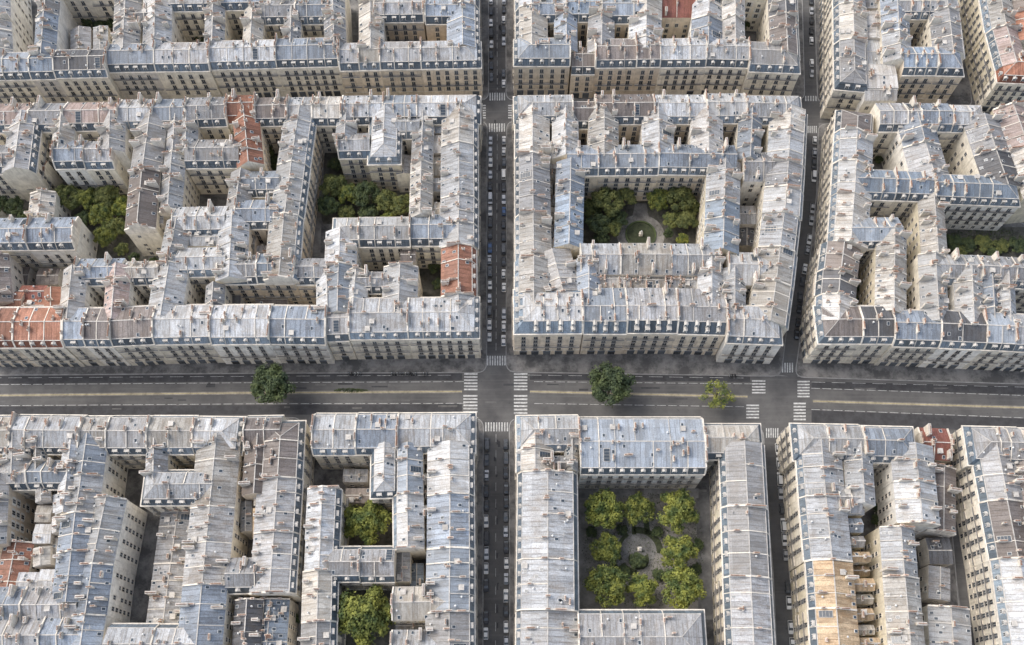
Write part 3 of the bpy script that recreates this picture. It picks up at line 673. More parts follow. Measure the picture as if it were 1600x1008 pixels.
wing('range above square well' + D, [(1140, 412), (1212, 413)], 13, 19.5, m='', col=['pale'], e='pn')
wing('link left of square well' + D, [(1148, 415), (1148, 497)], 9, 19, m='', col=['pale'])
annex('dark in east light court, upper' + D, 1150, 322, 1184, 350, 11, 'mid'); annex('dark in east light court, lower' + D, 1152, 352, 1182, 385, 8, 'dark'); annex('thin strip in east light court' + D, 1186, 330, 1198, 395, 14, 'mid')
for i, (y0, y1, hh, c) in enumerate(((246, 262, 17, 'white'), (264, 282, 15, 'warm'), (285, 303, 16, 'mid'), (306, 322, 12, 'white'), (326, 348, 15, 'warm'), (351, 372, 14, 'white'), (374, 395, 17, 'pale'))):
    annex(f"{ORD[i]} from top in the west light well" + D, 852 + (i % 2) * 4, y0, 872 - (i % 3) * 2, y1, hh, c)
annex('inner court of first cross ridge' + D, 852, 190, 868, 204, 11, 'warm')
# --- G: right middle block
D = ', right middle block'
wing('west street front' + D, [(1342, 164), (1340, 200), (1335, 300), (1330, 376)], 14.5, m='W', sp=[250], col=['brown', 'pale', 'pale', 'warm'], wall=['cream'], e='hp')
wing('dark patched west front piece' + D, [(1319, 378), (1314, 420), (1311, 458)], 14, 18.8, m='W', sp=[], col=['brown', 'dark'], e='nn')
wing('west front lower piece' + D, [(1312, 459), (1311, 500)], 14, m='W', col=['white'], e='pn')
wing('north row' + D, [(1375, 174), (1440, 174), (1545, 175)], 12, 19.5, m='S', sp=[1490], col=['mid', 'blue', 'pale'], e='nh')
wing('middle ridge' + D, [(1434, 174), (1446, 220), (1464, 282)], 14.5, m='', sp=[], col=['blue', 'mid'], wall=['white'])
wing('right ridge' + D, [(1537, 177), (1556, 234), (1575, 288)], 14, m='', sp=[], col=['mid', 'dark'], wall=['cream'])
wing('dark dormered cross range' + D, [(1340, 277), (1462, 281)], 12.5, m='NS', col=['steel'], e='np')
wing('dark dormered cross range right part' + D, [(1464, 284), (1600, 289)], 12.5, m='NS', sp=[], col=['steel'], e='ph', wall=['white'])
wing('link above lower gardens' + D, [(1460, 300), (1467, 396)], 9.5, 18.5, m='', col=['warm'], wall=['ochre'])
wing('range above green slot' + D, [(1330, 356), (1412, 355)], 12, m='S', col=['blue'], e='nn')
wing('ridge right of green slot' + D, [(1398, 357), (1397, 484)], 11, 20.3, m='', sp=[420], col=['warm', 'warm'], wall=['ochre'], e='nn')
wing('ridge with tall cream west wall' + D, [(1461, 394), (1467, 500)], 10, 20.4, m='', col=['pale', 'pale'], wall=['cream'], e='gn')
wing('garden side range' + D, [(1455, 412), (1537, 414), (1650, 421)], 11.5, m='S', sp=[], col=['pale', 'mid'], e='gn')
wing('first lower spur' + D, [(1518, 414), (1522, 505)], 10, 20.2, m='', col=['pale'], wall=['white'])
wing('second lower spur' + D, [(1551, 420), (1556, 508)], 7, 19.2, m='', col=['blue'])
wing('third lower spur' + D, [(1577, 420), (1581, 508)], 7, 19.6, m='', col=['pale'], wall=['white'])
wing('dark boulevard corner' + D, [(1281, 499), (1398, 499)], 14.5, m='NS', sp=[1348], col=['brown', 'dark'], e='hp', street='SW')
wing('boulevard row' + D, [(1399, 503), (1472, 505), (1543, 508), (1588, 510), (1680, 514)], 14.5, m='NS', sp=[], col=['blue', 'dark', 'blue', 'pale'], e='pn', street='S', wall=['cream', 'white'])
annex('inside the well behind boulevard row' + D, 1482, 470, 1512, 494, 16, 'warm')
# --- H: lower left block
D = ', lower left block'
wing('boulevard row' + D, [(-60, 672), (15, 672), (122, 673)], 13.5, m='NS', sp=[], col=['warm', 'pale'], e='np')
wing('boulevard row middle' + D, [(123, 673), (165, 673), (229, 673), (300, 673), (375, 674)], 13.5, m='NS', sp=[], col=['warm', 'mid', 'warm', 'pale'], e='ph')
wing('long blue ridge' + D, [(136, 676), (118, 800), (102, 940)], 12, m='', sp=[740, 860], col=['blue', 'pale', 'blue', 'blue'], e='nn', wall=['white'])
wing('second long ridge' + D, [(166, 775), (144, 880), (121, 1040)], 10.8, 20, m='', sp=[960], col=['pale', 'blue', 'blue'], e='gn', wall=['white'])
wing('chimney lined ridge behind well row' + D, [(112, 676), (98, 800)], 8, 19.5, m='', col=['pale', 'warm'])
wing('link above small wells' + D, [(-50, 738), (112, 737)], 9.5, 19, m='S', sp=[40], col=['mid', 'blue'], e='nn')
wing('short spur by left wells' + D, [(20, 674), (18, 740)], 9, 19.5, m='', col=['pale'])
wing('thin spur by left wells' + D, [(56, 676), (55, 738)], 5, 18.5, m='', col=['warm'])
wing('left edge range' + D, [(-20, 745), (-26, 850)], 11, m='', col=['mid'], wall=['tan'])
wing('red and white roof at left edge' + D, [(26, 846), (8, 935)], 10, 15, m='', col=['red'], wall=['cream'], e='gn', drop=3.2)
wing('lower left cross range' + D, [(-60, 946), (118, 944)], 12, 18.5, m='', sp=[30], col=['blue', 'mid'], e='nn')
wing('bottom left cross range' + D, [(-60, 993), (125, 992)], 12, 19, m='S', sp=[60], col=['mid', 'blue'], e='nn')
for i, (x0, y0, x1, y1, hh, c) in enumerate(((56, 760, 84, 785, 19, 'white'), (84, 770, 108, 800, 18, 'pale'), (54, 790, 82, 815, 17, 'warm'), (82, 806, 106, 835, 19, 'white'), (52, 820, 80, 850, 18, 'pale'), (80, 840, 104, 868, 16, 'warm'), (50, 856, 78, 884, 19, 'warm'), (62, 890, 96, 925, 19.5, 'pale'), (28, 896, 60, 925, 19, 'mid'))):
    annex(f"{ORD[i]} from top among the cluttered wells" + D, x0, y0, x1, y1, hh, c)
wing('hipped range over narrow court' + D, [(216, 757), (332, 756)], 12, m='NS', col=['pale'], e='hn', wall=['cream'])
wing('short spur by stone court' + D, [(240, 676), (238, 755)], 7.5, 19.5, m='', col=['mid'])
wing('long cream ridge' + D, [(338, 676), (327, 790), (315, 912), (303, 1040)], 14.5, 20.2, m='', sp=[], col=['warm', 'white', 'blue'], wall=['cream'], e='np')
wing('low dark workshop' + D, [(277, 798), (253, 982)], 12.2, 10, m='', sp=[880], col=['mid', 'mid'], wall=['grey'], e='gg', drop=2.5, clutter=2.5)
wing('bottom cross range' + D, [(160, 1006), (305, 1006)], 13, 19.5, m='NS', col=['pale'], e='nn')
# --- I: narrow brown block
D = ', narrow brown block'
wing('boulevard end' + D, [(380, 672), (437, 671)], 13, m='N', col=['brown'], e='gn')
wing('right ridge' + D, [(440, 652), (434, 745), (428, 830), (421, 925)], 14.5, 20, m='E', sp=[], col=['brown', 'mid', 'mid'], e='hg', wall=['cream'])
wing('left ridge' + D, [(402, 676), (396, 770)], 9.5, 19.5, m='', sp=[], col=['brown', 'mid'], e='nn', wall=['tan'])
wing('cross range above small court' + D, [(350, 896), (425, 895)], 11, 19.5, m='S', col=['mid'])
annex('brown roofed between the ridges' + D, 402, 700, 424, 738, 18, 'brown'); annex('patched between the ridges' + D, 398, 742, 420, 790, 17, 'warm'); annex('patched lower between the ridges' + D, 396, 795, 416, 840, 18, 'tan'); annex('by the small court' + D, 374, 785, 392, 832, 15, 'mid')
wing('low slate roof at bottom' + D, [(422, 935), (414, 1040)], 12, 15, m='', col=['steel'], e='gn', wall=['grey'], drop=3, clutter=5)
wing('left slip beside bottom slate roof' + D, [(385, 935), (378, 1040)], 9, 17, m='', col=['dark'], e='gn')
# --- J: lower block with two trees
D = ', two tree block'
wing('boulevard row' + D, [(487, 671), (620, 671)], 14.5, m='NS', sp=[555], e='gp', col=['pale', 'blue'])
wing('boulevard corner' + D, [(621, 670), (742, 669)], 14, m='NS', e='ph', col=['pale'], wall=['cream'])
wing('lane side ridge' + D, [(504, 760), (500, 840), (498, 888)], 11, m='E', sp=[], col=['pale', 'pale'], e='gn', wall=['cream'])
wing('lane side ridge lower part' + D, [(497, 890), (493, 1040)], 11, 19.6, m='E', sp=[970], col=['warm', 'mid'], e='pn', wall=['cream'])
wing('link between the two trees' + D, [(504, 878), (615, 877)], 11.5, 19, m='NS', sp=[560], col=['mid', 'mid'], e='nn')
wing('spur above the upper tree' + D, [(600, 690), (599, 772)], 10, m='', col=['pale'], e='nh')
annex('low shed above the upper tree' + D, 535, 735, 576, 752, 7, 'mid', 'grey', .5); annex('brown shed touching the upper tree' + D, 540, 762, 582, 786, 5, 'brown', 'grey', .5)
wing('central street side' + D, [(703, 688), (703, 770), (703, 855), (702, 955), (702, 1040)], 15.3, 20, m='E', sp=[], col=['pale', 'blue', 'blue', 'mid'], e='np', wall=['cream'])
wing('long inner ridge' + D, [(636, 690), (636, 770), (637, 855)], 10, 19.7, m='W', sp=[], col=['blue', 'pale'], e='np')
for i, (x0, y0, x1, y1, hh, c) in enumerate(((658, 712, 674, 728, 14, 'dark'), (656, 740, 676, 758, 18, 'white'), (658, 765, 672, 782, 15, 'mid'), (656, 790, 676, 806, 18.5, 'white'), (660, 815, 672, 835, 14, 'dark'))):
    annex(f"{ORD[i]} from top in the slot of ridges" + D, x0, y0, x1, y1, hh, c)
annex('sunken stair roof' + D, 618, 862, 640, 910, 15, 'mid', 'white'); annex('glazed sunken roof' + D, 642, 880, 664, 922, 10, 'steel')
wing('pale cross range above flat yard' + D, [(612, 941), (697, 940)], 10.5, 19.5, m='', col=['warm'], e='gn')
annex('flat grey yard roof' + D, 620, 965, 670, 990, 11, 'mid', 'grey', .4)
wing('bottom cross range' + D, [(610, 1014), (697, 1014)], 12, 19, m='', col=['pale'], e='gn')
# --- K: tree courtyard block
D = ', tree courtyard block'
wing('north west corner' + D, [(807, 671), (905, 670)], 12.5, 20.2, m='NS', e='hp', col=['pale'])
wing('west arm beside square shaft' + D, [(836, 672), (836, 733)], 12.5, 20.0, m='W', e='nn', col=['warm'])
wing('east arm beside square shaft' + D, [(894, 672), (894, 733)], 5.0, 19.0, m='', e='nn', col=['pale'])
wing('south arm beside square shaft' + D, [(836, 722), (903, 722)], 6.5, 19.0, m='', e='nn', col=['mid'])
wing('broad north side' + D, [(907, 690), (1102, 690)], 20, 20.3, m='NS', sp=[], e='pp', col=['blue'], wall=['white'], clutter=2.5)
wing('north east corner' + D, [(1104, 683), (1196, 683)], 12.5, 19.8, m='NS', e='ph', col=['warm'])
wing('west side' + D, [(856, 735), (856, 952)], 20, 20.2, m='WE', sp=[], col=['pale'], e='pp', clutter=1.8)
wing('long dark east side' + D, [(1163, 688), (1168, 790), (1173, 900), (1180, 1040)], 15.5, 20, m='WE', sp=[], col=['mid'], e='nn', wall=['ochre'], clutter=.3)
wing('south side' + D, [(905, 995), (1107, 995)], 17.5, 19.6, m='NS', sp=[], col=['mid'], e='ph')
wing('south west corner' + D, [(856, 954), (856, 1050)], 20, 19.6, m='W', col=['pale'], e='nn')
# --- L: lower right block
D = ', lower right block'
wing('boulevard end' + D, [(1243, 684), (1352, 686)], 13, m='NS', e='hp', col=['pale'])
wing('boulevard piece right' + D, [(1353, 687), (1438, 689)], 13, m='NS', e='ph', col=['blue'])
wing('west street front' + D, [(1283, 686), (1290, 774), (1300, 874)], 15, m='W', sp=[], col=['pale', 'pale'], e='np')
wing('tan roofed west street front' + D, [(1301, 876), (1314, 1040)], 15, 20.2, m='W', sp=[950], col=['tan', 'tan'], e='nn', wall=['ochre'])
wing('spur between the wells' + D, [(1345, 690), (1351, 785)], 9.5, 19.6, m='', col=['pale'], wall=['white'])
wing('cross piece under first well' + D, [(1290, 775), (1350, 777)], 9, 19, m='', col=['mid'])
wing('east ridge' + D, [(1431, 690), (1436, 750), (1442, 815)], 14, 20.2, m='', sp=[], col=['pale', 'pale'], e='ng', wall=['white'])
wing('red tiled small house' + D, [(1440, 690), (1487, 692)], 11.5, 15, m='', col=['brick'], e='gg', wall=['tan'], drop=3.4)
wing('cream walled middle ridge' + D, [(1407, 822), (1413, 900), (1425, 1040)], 11.5, 19.8, m='', sp=[], col=['pale', 'warm'], e='gn', wall=['ochre'])
for i, (x0, y0, x1, y1, hh, c) in enumerate(((1306, 790, 1352, 806, 18, 'mid'), (1316, 812, 1350, 832, 17, 'blue'), (1318, 838, 1352, 856, 16, 'mid'), (1322, 862, 1360, 880, 18, 'tan'), (1326, 886, 1356, 902, 14, 'tan'), (1328, 906, 1364, 922, 18, 'tan'), (1332, 930, 1362, 946, 14, 'warm'), (1334, 950, 1368, 970, 18, 'tan'), (1338, 976, 1368, 992, 15, 'warm'), (1340, 996, 1374, 1014, 18, 'tan'))):
    annex(f"{ORD[i]} from top in the stepped rows" + D, x0, y0, x1, y1, hh, c, 'ochre')
wing('low brown range by lane' + D, [(1475, 728), (1474, 830)], 9.5, 13, m='', col=['brown'], e='gg', wall=['grey'], drop=3)
annex('dark sheds, upper, by lane' + D, 1446, 842, 1486, 880, 9, 'dark'); annex('dark sheds, lower, by lane' + D, 1452, 886, 1488, 938, 10, 'mid')
wing('zinc range at bottom by lane' + D, [(1486, 948), (1492, 1040)], 13.5, 14, m='', col=['pale'], e='gn', wall=['grey'], drop=3)
# --- M: right edge lower block
D = ', bottom right corner block'
wing('boulevard end' + D, [(1518, 690), (1680, 694)], 13.5, m='NS', e='hn', col=['mid'])
wing('cream west front' + D, [(1557, 692), (1574, 780), (1592, 872), (1618, 1040)], 14, m='W', sp=[], col=['mid', 'brown', 'pale'], e='nn', wall=['cream'])
wing('inner spur at picture edge' + D, [(1605, 700), (1640, 880)], 9, 19, m='', col=['brown'])
annex('first behind the cream front' + D, 1592, 735, 1625, 775, 17, 'pale'); annex('second behind the cream front' + D, 1604, 800, 1640, 850, 16, 'mid')

# ------------------------------------------------------------------ visibility filter for small fittings
vs, fs = [], []
for poly in BT:
    i = len(vs); vs.extend(poly); fs.append(tuple(range(i, i + len(poly))))
bvh = BVHTree.FromPolygons(vs, fs)
EYES = [CAMP, CAMP + Vector((30, 0, 0)), CAMP + Vector((-30, 0, 0)), CAMP + Vector((0, -25, 0))]
kept = 0
for pt, n_, LL, ax, mk in FIT:
    pts = [pt] if not LL else [pt + ax * (LL * k) for k in (-.4, -.15, .15, .4)]
    ok = False
    for q in pts:
        x, y = proj(q)
        if not (-50 < x < 1650 and -40 < y < 1060): continue
        for e in EYES:
            dv = e - q; dist = dv.length; dv.normalize()
            if n_ is not None and dv.dot(n_) < .03: continue
            if bvh.ray_cast(q + dv * .25, dv, dist)[0] is None: ok = True; break
        if ok: break
    if ok: mk(); kept += 1
print('fittings', len(FIT), 'kept', kept, 'buildings', NB)

# ------------------------------------------------------------------ ground, streets, slabs
m = MB(); c = P(800, 504); m.face([(-6000, -6000, -.02), (6000, -6000, -.02), (6000, 9000, -.02), (-6000, 9000, -.02)]); struct('ground', m, [COURT])
def ribbon(pts, w_, z):
    """quad strip of width w_ along world points"""
    out = []
    for i, p in enumerate(pts):
        a = pts[max(0, i - 1)]; b = pts[min(len(pts) - 1, i + 1)]; d = Vector((b.x - a.x, b.y - a.y, 0)).normalized(); n_ = Vector((-d.y, d.x, 0))
        out.append((Vector((p.x, p.y, z)) + n_ * w_ / 2, Vector((p.x, p.y, z)) - n_ * w_ / 2))
    return out
def strip(mb, pts, w_, z, mi=0):
    o = ribbon(pts, w_, z)
    for a, b in zip(o[:-1], o[1:]): mb.face([a[0], a[1], b[1], b[0]], mi)
def between(mb, top, bot, z):
    for i in range(len(top) - 1): mb.face([P(*bot[i], z), P(*bot[i + 1], z), P(*top[i + 1], z), P(*top[i], z)])
m = MB(); between(m, [(-260, 590), (400, 582), (800, 581), (1230, 588), (1950, 608)], [(-260, 664), (400, 660), (800, 660), (1230, 682), (1950, 712)], .004); struct('boulevard', m, [ASPH])
m = MB(); between(m, [(-260, 590), (400, 585), (722, 583.5)], [(-260, 602), (400, 596), (722, 594)], .008); between(m, [(828, 584), (1172, 588)], [(828, 593.5), (1172, 597)], .008); between(m, [(1268, 596), (1950, 612)], [(1268, 606), (1950, 628)], .008)
between(m, [(-260, 637), (400, 633), (722, 632)], [(-260, 652), (400, 648), (722, 648)], .008); between(m, [(1268, 641), (1950, 668)], [(1268, 662), (1950, 690)], .008); struct('bus_lane', m, [ASPHD])
m = MB(); rq = random.Random(5)
for _ in range(46):
    x = rq.uniform(-20, 1620); y = rq.choice((rq.uniform(596, 608), rq.uniform(620, 642))) + (max(0, x - 1180) * .03); w_, h_ = rq.uniform(4, 34), rq.uniform(.8, 3.4)
    m.face([P(x, y + h_, .011), P(x + w_, y + h_, .011), P(x + w_, y, .011), P(x, y, .011)], rq.choice((0, 1)))
for _ in range(40):
    y = rq.uniform(5, 1000); x = rq.uniform(770, 782); h_ = rq.uniform(3, 16)
    if not 560 < y < 655: m.face([P(x, y + h_, .011), P(x + rq.uniform(2, 4), y + h_, .011), P(x + 3, y, .011), P(x, y, .011)], rq.choice((0, 1)))
struct('road_patches', m, [ASPHD, ASPHL])
m = MB(); strip(m, [P(776, -400), P(777, 200), P(775.5, 583)], 10, .0); strip(m, [P(775, 655), P(774, 1200)], 10, 0); struct('central_street', m, [ASPH])
m = MB(); strip(m, [P(1259, -200), P(1261, 0), P(1265, 160), P(1267, 200), P(1264, 300), P(1252, 415), P(1239, 500), P(1232, 588)], 6.6, .002); strip(m, [P(1206, 678), P(1213, 784), P(1223, 900), P(1236, 1060)], 7.4, .002); struct('narrow_street', m, [ASPH])
m = MB(); between(m, [(-260, 160), (750, 156), (1290, 158), (1900, 172)], [(-260, 192), (750, 190), (1290, 192), (1900, 205)], .006); struct('cross_street', m, [ASPH])
m = MB(); strip(m, [P(1504, -100), P(1513, 60), P(1530, 190)], 6, .008); strip(m, [P(1535, 180), P(1556, 240), P(1585, 330)], 6, .008); strip(m, [P(1478, 690), P(1500, 850), P(1526, 1060)], 5, .008); strip(m, [P(478, 655), P(466, 800), P(455, 1050)], 3.4, .008); struct('lane', m, [ASPH])
def slab(name, pts, h=.14):
    """raised pavement slab with granite kerb edge; pts clockwise on the survey"""
    w3 = [P(*p, 0) for p in pts]; n = len(w3); out = []
    for i in range(n):   # round corners
        a, b, c_ = w3[i - 1], w3[i], w3[(i + 1) % n]; u = (a - b); v_ = (c_ - b); ang = u.angle(v_)
        if ang > 2.6: out.append(b); continue
        r = min(4.0, u.length * .3, v_.length * .3); A_, C_ = b + u.normalized() * r, b + v_.normalized() * r
        for k in range(6):
            t = k / 5; out.append(A_ * (1 - t) ** 2 + b * 2 * t * (1 - t) + C_ * t * t)
    cen = sum(out, Vector()) / len(out); inner = []
    k_ = len(out)
    for i in range(k_):
        a, c_ = out[i - 1], out[(i + 1) % k_]; d = (c_ - a).normalized(); n_ = Vector((-d.y, d.x, 0))
        inner.append(out[i] - n_ * .35 if True else 0)
    area = sum(out[i].x * out[(i + 1) % k_].y - out[(i + 1) % k_].x * out[i].y for i in range(k_))
    if area > 0:
        inner = [out[i] * 2 - inner[i] for i in range(k_)]
    mb = MB()
    mb.face([(p.x, p.y, h) for p in inner], 0)
    for i in range(k_):
        j = (i + 1) % k_
        mb.face([(out[i].x, out[i].y, h), (out[j].x, out[j].y, h), (inner[j].x, inner[j].y, h), (inner[i].x, inner[i].y, h)], 1)
        mb.face([(out[i].x, out[i].y, -.02), (out[j].x, out[j].y, -.02), (out[j].x, out[j].y, h), (out[i].x, out[i].y, h)], 1)
    return struct(name, mb, [PAVE, CURB])
slab('pavement', [(-240, -150), (764, -150), (764, 157), (-240, 160)])
slab('pavement', [(790, -150), (1245, -150), (1254, 0), (1258, 157), (790, 157)])
slab('pavement', [(1269, -150), (1494, -150), (1500, 0), (1520, 168), (1277, 162), (1272, 0)])
slab('pavement', [(1517, -150), (1900, -150), (1900, 180), (1545, 175)])
slab('pavement', [(-240, 190), (762, 189), (761, 583), (400, 584), (-240, 589)])
slab('pavement', [(791, 189), (1258, 190), (1253, 300), (1243, 420), (1228, 530), (1221, 589), (790, 582)])
slab('pavement', [(1278, 193), (1528, 196), (1560, 270), (1590, 350), (1900, 360), (1900, 605), (1600, 601), (1241, 590), (1248, 540), (1256, 458), (1264, 412), (1275.5, 300)])
slab('pavement', [(1553, 200), (1900, 205), (1900, 340), (1600, 335)])
slab('pavement', [(-240, 653), (473, 652), (462, 800), (448, 1200), (-240, 1200)])
slab('pavement', [(484, 653), (756, 653), (755, 1200), (462, 1200), (472, 800)])
slab('pavement', [(795, 653), (1193, 666), (1199, 784), (1209, 900), (1222, 1200), (796, 1200)])
slab('pavement', [(1217, 669), (1470, 678), (1490, 850), (1520, 1200), (1252, 1200), (1238, 968), (1225, 784)])
slab('pavement', [(1484, 678), (1900, 694), (1900, 1200), (1548, 1200), (1508, 850)])

# markings
wm_ = MB()
def dashes(pts, w_, z, dash, gap, mb=wm_, skip=()):
    pts = [P(*p, z) for p in pts]; tot = 0; segs = []
    for a, b in zip(pts[:-1], pts[1:]):
        L = (b - a).length; d = (b - a).normalized(); t = 0
        while t < L:
            e = min(L, t + dash); q = proj(a + d * (t + e) / 2)
            if not any(s0 < q[0] < s1 for s0, s1 in skip): strip(mb, [a + d * t, a + d * e], w_, z)
            t += dash + gap
def zebra(x0, y0, x1, y1, along='x', n=8, z=.02):
    """bars spread along screen x (street crossed runs away from us) or y"""
    for i in range(n):
        t = (i + .25) / n; t2 = (i + .75) / n
        if along == 'x': q = [(x0 + (x1 - x0) * t, y0), (x0 + (x1 - x0) * t2, y0), (x0 + (x1 - x0) * t2, y1), (x0 + (x1 - x0) * t, y1)]
        else: q = [(x0, y0 + (y1 - y0) * t), (x1, y0 + (y1 - y0) * t), (x1, y0 + (y1 - y0) * t2), (x0, y0 + (y1 - y0) * t2)]
        wm_.face([P(*p, z) for p in q[::-1]])
SK = ((722, 828), (1172, 1270))
dashes([(-240, 604), (0, 601), (400, 598), (800, 596), (1190, 600)], .16, .014, 3.2, .9, skip=SK)
dashes([(1250, 606), (1600, 618), (1900, 629)], .16, .014, 3.2, .9, skip=SK)
dashes([(-240, 637), (0, 634), (400, 631), (800, 630), (1190, 636)], .16, .014, 3.2, .9, skip=SK)
dashes([(1250, 639), (1600, 653), (1900, 665)], .16, .014, 3.2, .9, skip=SK)
dashes([(-240, 592), (400, 588), (745, 586)], .12, .014, 5, 2.5, skip=SK); dashes([(825, 586), (1180, 591)], .12, .014, 5, 2.5, skip=SK); dashes([(1268, 597), (1900, 612)], .12, .014, 5, 2.5, skip=SK)
dashes([(776, -200), (777, 140)], .13, .014, 3, 1.6); dashes([(777, 210), (775, 550)], .13, .014, 3, 1.6); dashes([(775, 678), (774, 1100)], .13, .014, 3, 3)
zebra(760, 556, 791, 571, 'x'); zebra(757, 660, 795, 674, 'x', 9)
zebra(725, 582, 746, 611, 'y', 6); zebra(724, 616, 746, 646, 'y', 6); zebra(803, 582, 824, 611, 'y', 6); zebra(803, 616, 824, 648, 'y', 6)
zebra(764, 145, 790, 157, 'x', 7); zebra(763, 193, 790, 206, 'x', 7); zebra(751, 163, 759, 186, 'y', 6); zebra(794, 163, 802, 186, 'y', 6)
zebra(1217, 567, 1240, 582, 'x', 6); zebra(1196, 669, 1217, 684, 'x', 6); zebra(1246, 594, 1265, 622, 'y', 6); zebra(1240, 628, 1259, 658, 'y', 6); zebra(1175, 593, 1196, 616, 'y', 5); zebra(1166, 631, 1186, 655, 'y', 5)
zebra(1261, 197, 1277, 208, 'x', 5); zebra(1257, 150, 1277, 158, 'x', 5)
struct('road_markings', wm_, [PAINT])
m = MB()
for seg in ([(-240, 621), (0, 618), (400, 614), (722, 612)], [(828, 612), (1168, 620)], [(1270, 627), (1600, 637), (1900, 648)]):
    strip(m, [P(*p) for p in seg], 1.15, .10); o = ribbon([P(*p) for p in seg], 1.15, .10)
    for a, b in zip(o[:-1], o[1:]):
        for k in (0, 1): m.face([a[k], b[k], (b[k].x, b[k].y, 0), (a[k].x, a[k].y, 0)], 0)
    strip(m, [P(*p) for p in seg], .32, .105, 1)
struct('median_strip', m, [MEDI, YELL])

# courtyard floors and lawns
def sheet(name, pts, z, mat, kind='structure', label=None):
    m = MB(); m.face([P(*p, z) for p in pts[::-1]]); o = add(name, m.mesh(name, [mat])); o['kind'] = kind; return o
def disc(name, x, y, r, z, mat, hole=0, sq=1.0):
    c_ = P(x, y, z); m = MB(); n = 40
    if hole:
        for k in range(n):
            a, b = 2 * math.pi * k / n, 2 * math.pi * (k + 1) / n
            m.face([c_ + Vector((math.cos(a) * r, math.sin(a) * r * sq, 0)), c_ + Vector((math.cos(b) * r, math.sin(b) * r * sq, 0)), c_ + Vector((math.cos(b) * hole, math.sin(b) * hole * sq, 0)), c_ + Vector((math.cos(a) * hole, math.sin(a) * hole * sq, 0))])
    else: m.face([c_ + Vector((math.cos(2 * math.pi * k / n) * r, math.sin(2 * math.pi * k / n) * r * sq, 0)) for k in range(n)])
    o = add(name, m.mesh(name, [mat])); o['kind'] = 'structure'; return o
EARTH = plain('dark_garden_soil', (.10, .096, .08), .95, .5, .5)
for q in ([(80, 285), (205, 285), (235, 420), (130, 405), (95, 380)], [(-60, 290), (45, 300), (50, 345), (-60, 350)], [(490, 235), (650, 260), (655, 350), (505, 350), (488, 300)], [(395, 205), (445, 205), (435, 280), (390, 280)],
          [(910, 285), (1105, 285), (1105, 385), (910, 385)], [(1473, 355), (1700, 355), (1700, 405), (1473, 400)], [(120, 20), (180, 20), (180, 60), (120, 60)], [(285, 30), (335, 30), (335, 75), (285, 75)], [(1335, 390), (1352, 390), (1345, 480), (1330, 480)],
          [(540, 785), (615, 785), (615, 865), (535, 865)], [(528, 905), (615, 905), (615, 1040), (520, 1040)], [(905, 765), (1104, 765), (1106, 962), (905, 962)], [(650, 390), (695, 390), (695, 470), (650, 470)]):
    sheet('garden_soil', q, .16, EARTH if q[0] != (905, 765) else GRAVEL)
sheet('path', [(490, 235), (507, 245), (500, 400), (488, 400)], .17, GRAVEL)
K = lambda x, y: (800 + x / 2.71, 636 + y / 2.71)
sheet('path', [K(440, 470), K(520, 470), K(600, 470), K(690, 560), K(690, 640), K(620, 730), K(560, 760), K(500, 740), K(440, 650), K(430, 560)], .17, GRAVEL)
sheet('path', [K(285, 580), K(900, 580), K(900, 620), K(285, 620)], .168, GRAVEL); sheet('path', [K(520, 345), K(558, 345), K(558, 560), K(520, 560)], .178, GRAVEL); sheet('path', [K(520, 660), K(558, 660), K(558, 850), K(520, 850)], .176, GRAVEL)
sheet('path', [K(780, 360), K(905, 360), K(905, 900), K(790, 900)], .172, COURT); sheet('path', [K(285, 345), K(790, 345), K(790, 385), K(285, 385)], .174, COURT)
def arc(name, x, y, r0, r1, a0, a1, z, mat):
    c_ = P(x, y, z); m = MB(); n = 18
    for k in range(n):
        a, b_ = [math.radians(a0 + (a1 - a0) * q / n) for q in (k, k + 1)]
        m.face([c_ + Vector((math.cos(t) * r, math.sin(t) * r, 0)) for t, r in ((a, r0), (a, r1), (b_, r1), (b_, r0))])
    o = add(name, m.mesh(name, [mat])); o['kind'] = 'structure'
arc('lawn', 998, 862, 6.3, 8.6, -5, 100, .19, GRASS); arc('lawn', 998, 862, 6.3, 7.6, 120, 205, .19, GRASS); arc('lawn', 998, 862, 6.3, 8.6, 215, 262, .19, GRASS)
arc('path', 998, 858, 0, 6, 0, 360, .186, COURT); arc('lawn', 998, 874, 0, 3.6, 150, 390, .192, GRASS)
sheet('lawn', [K(505, 480), K(522, 480), K(526, 540), K(508, 540)], .19, GRASS); sheet('lawn', [K(556, 478), K(578, 478), K(588, 545), K(562, 535)], .19, GRASS)
LX, LY = 1001, 367
disc('path', LX, LY, 9.4, .18, GRAVEL, 0, .95); sheet('path', [(992, 318), (1010, 318), (1016, 352), (986, 352)], .184, GRAVEL); disc('lawn', LX, LY, 5.5, .2, GRASS, 0, 1)
m = MB(); cc = P(LX, LY, .2)
for k in range(48):
    a, b = 2 * math.pi * k / 48, 2 * math.pi * (k + 1) / 48
    for r0, r1, z0, z1 in ((5.5, 6.1, .7, .7), (5.5, 5.5, .18, .7), (6.1, 6.1, .7, .18)):
        m.face([(cc.x + math.cos(a) * r0, cc.y + math.sin(a) * r0, z0), (cc.x + math.cos(b) * r0, cc.y + math.sin(b) * r0, z0), (cc.x + math.cos(b) * r1, cc.y + math.sin(b) * r1, z1), (cc.x + math.cos(a) * r1, cc.y + math.sin(a) * r1, z1)])
tag(add('round_hedge', m.mesh('hedge', [LEAF['dark']])), 'low clipped hedge ring around the round courtyard lawn', 'hedge')
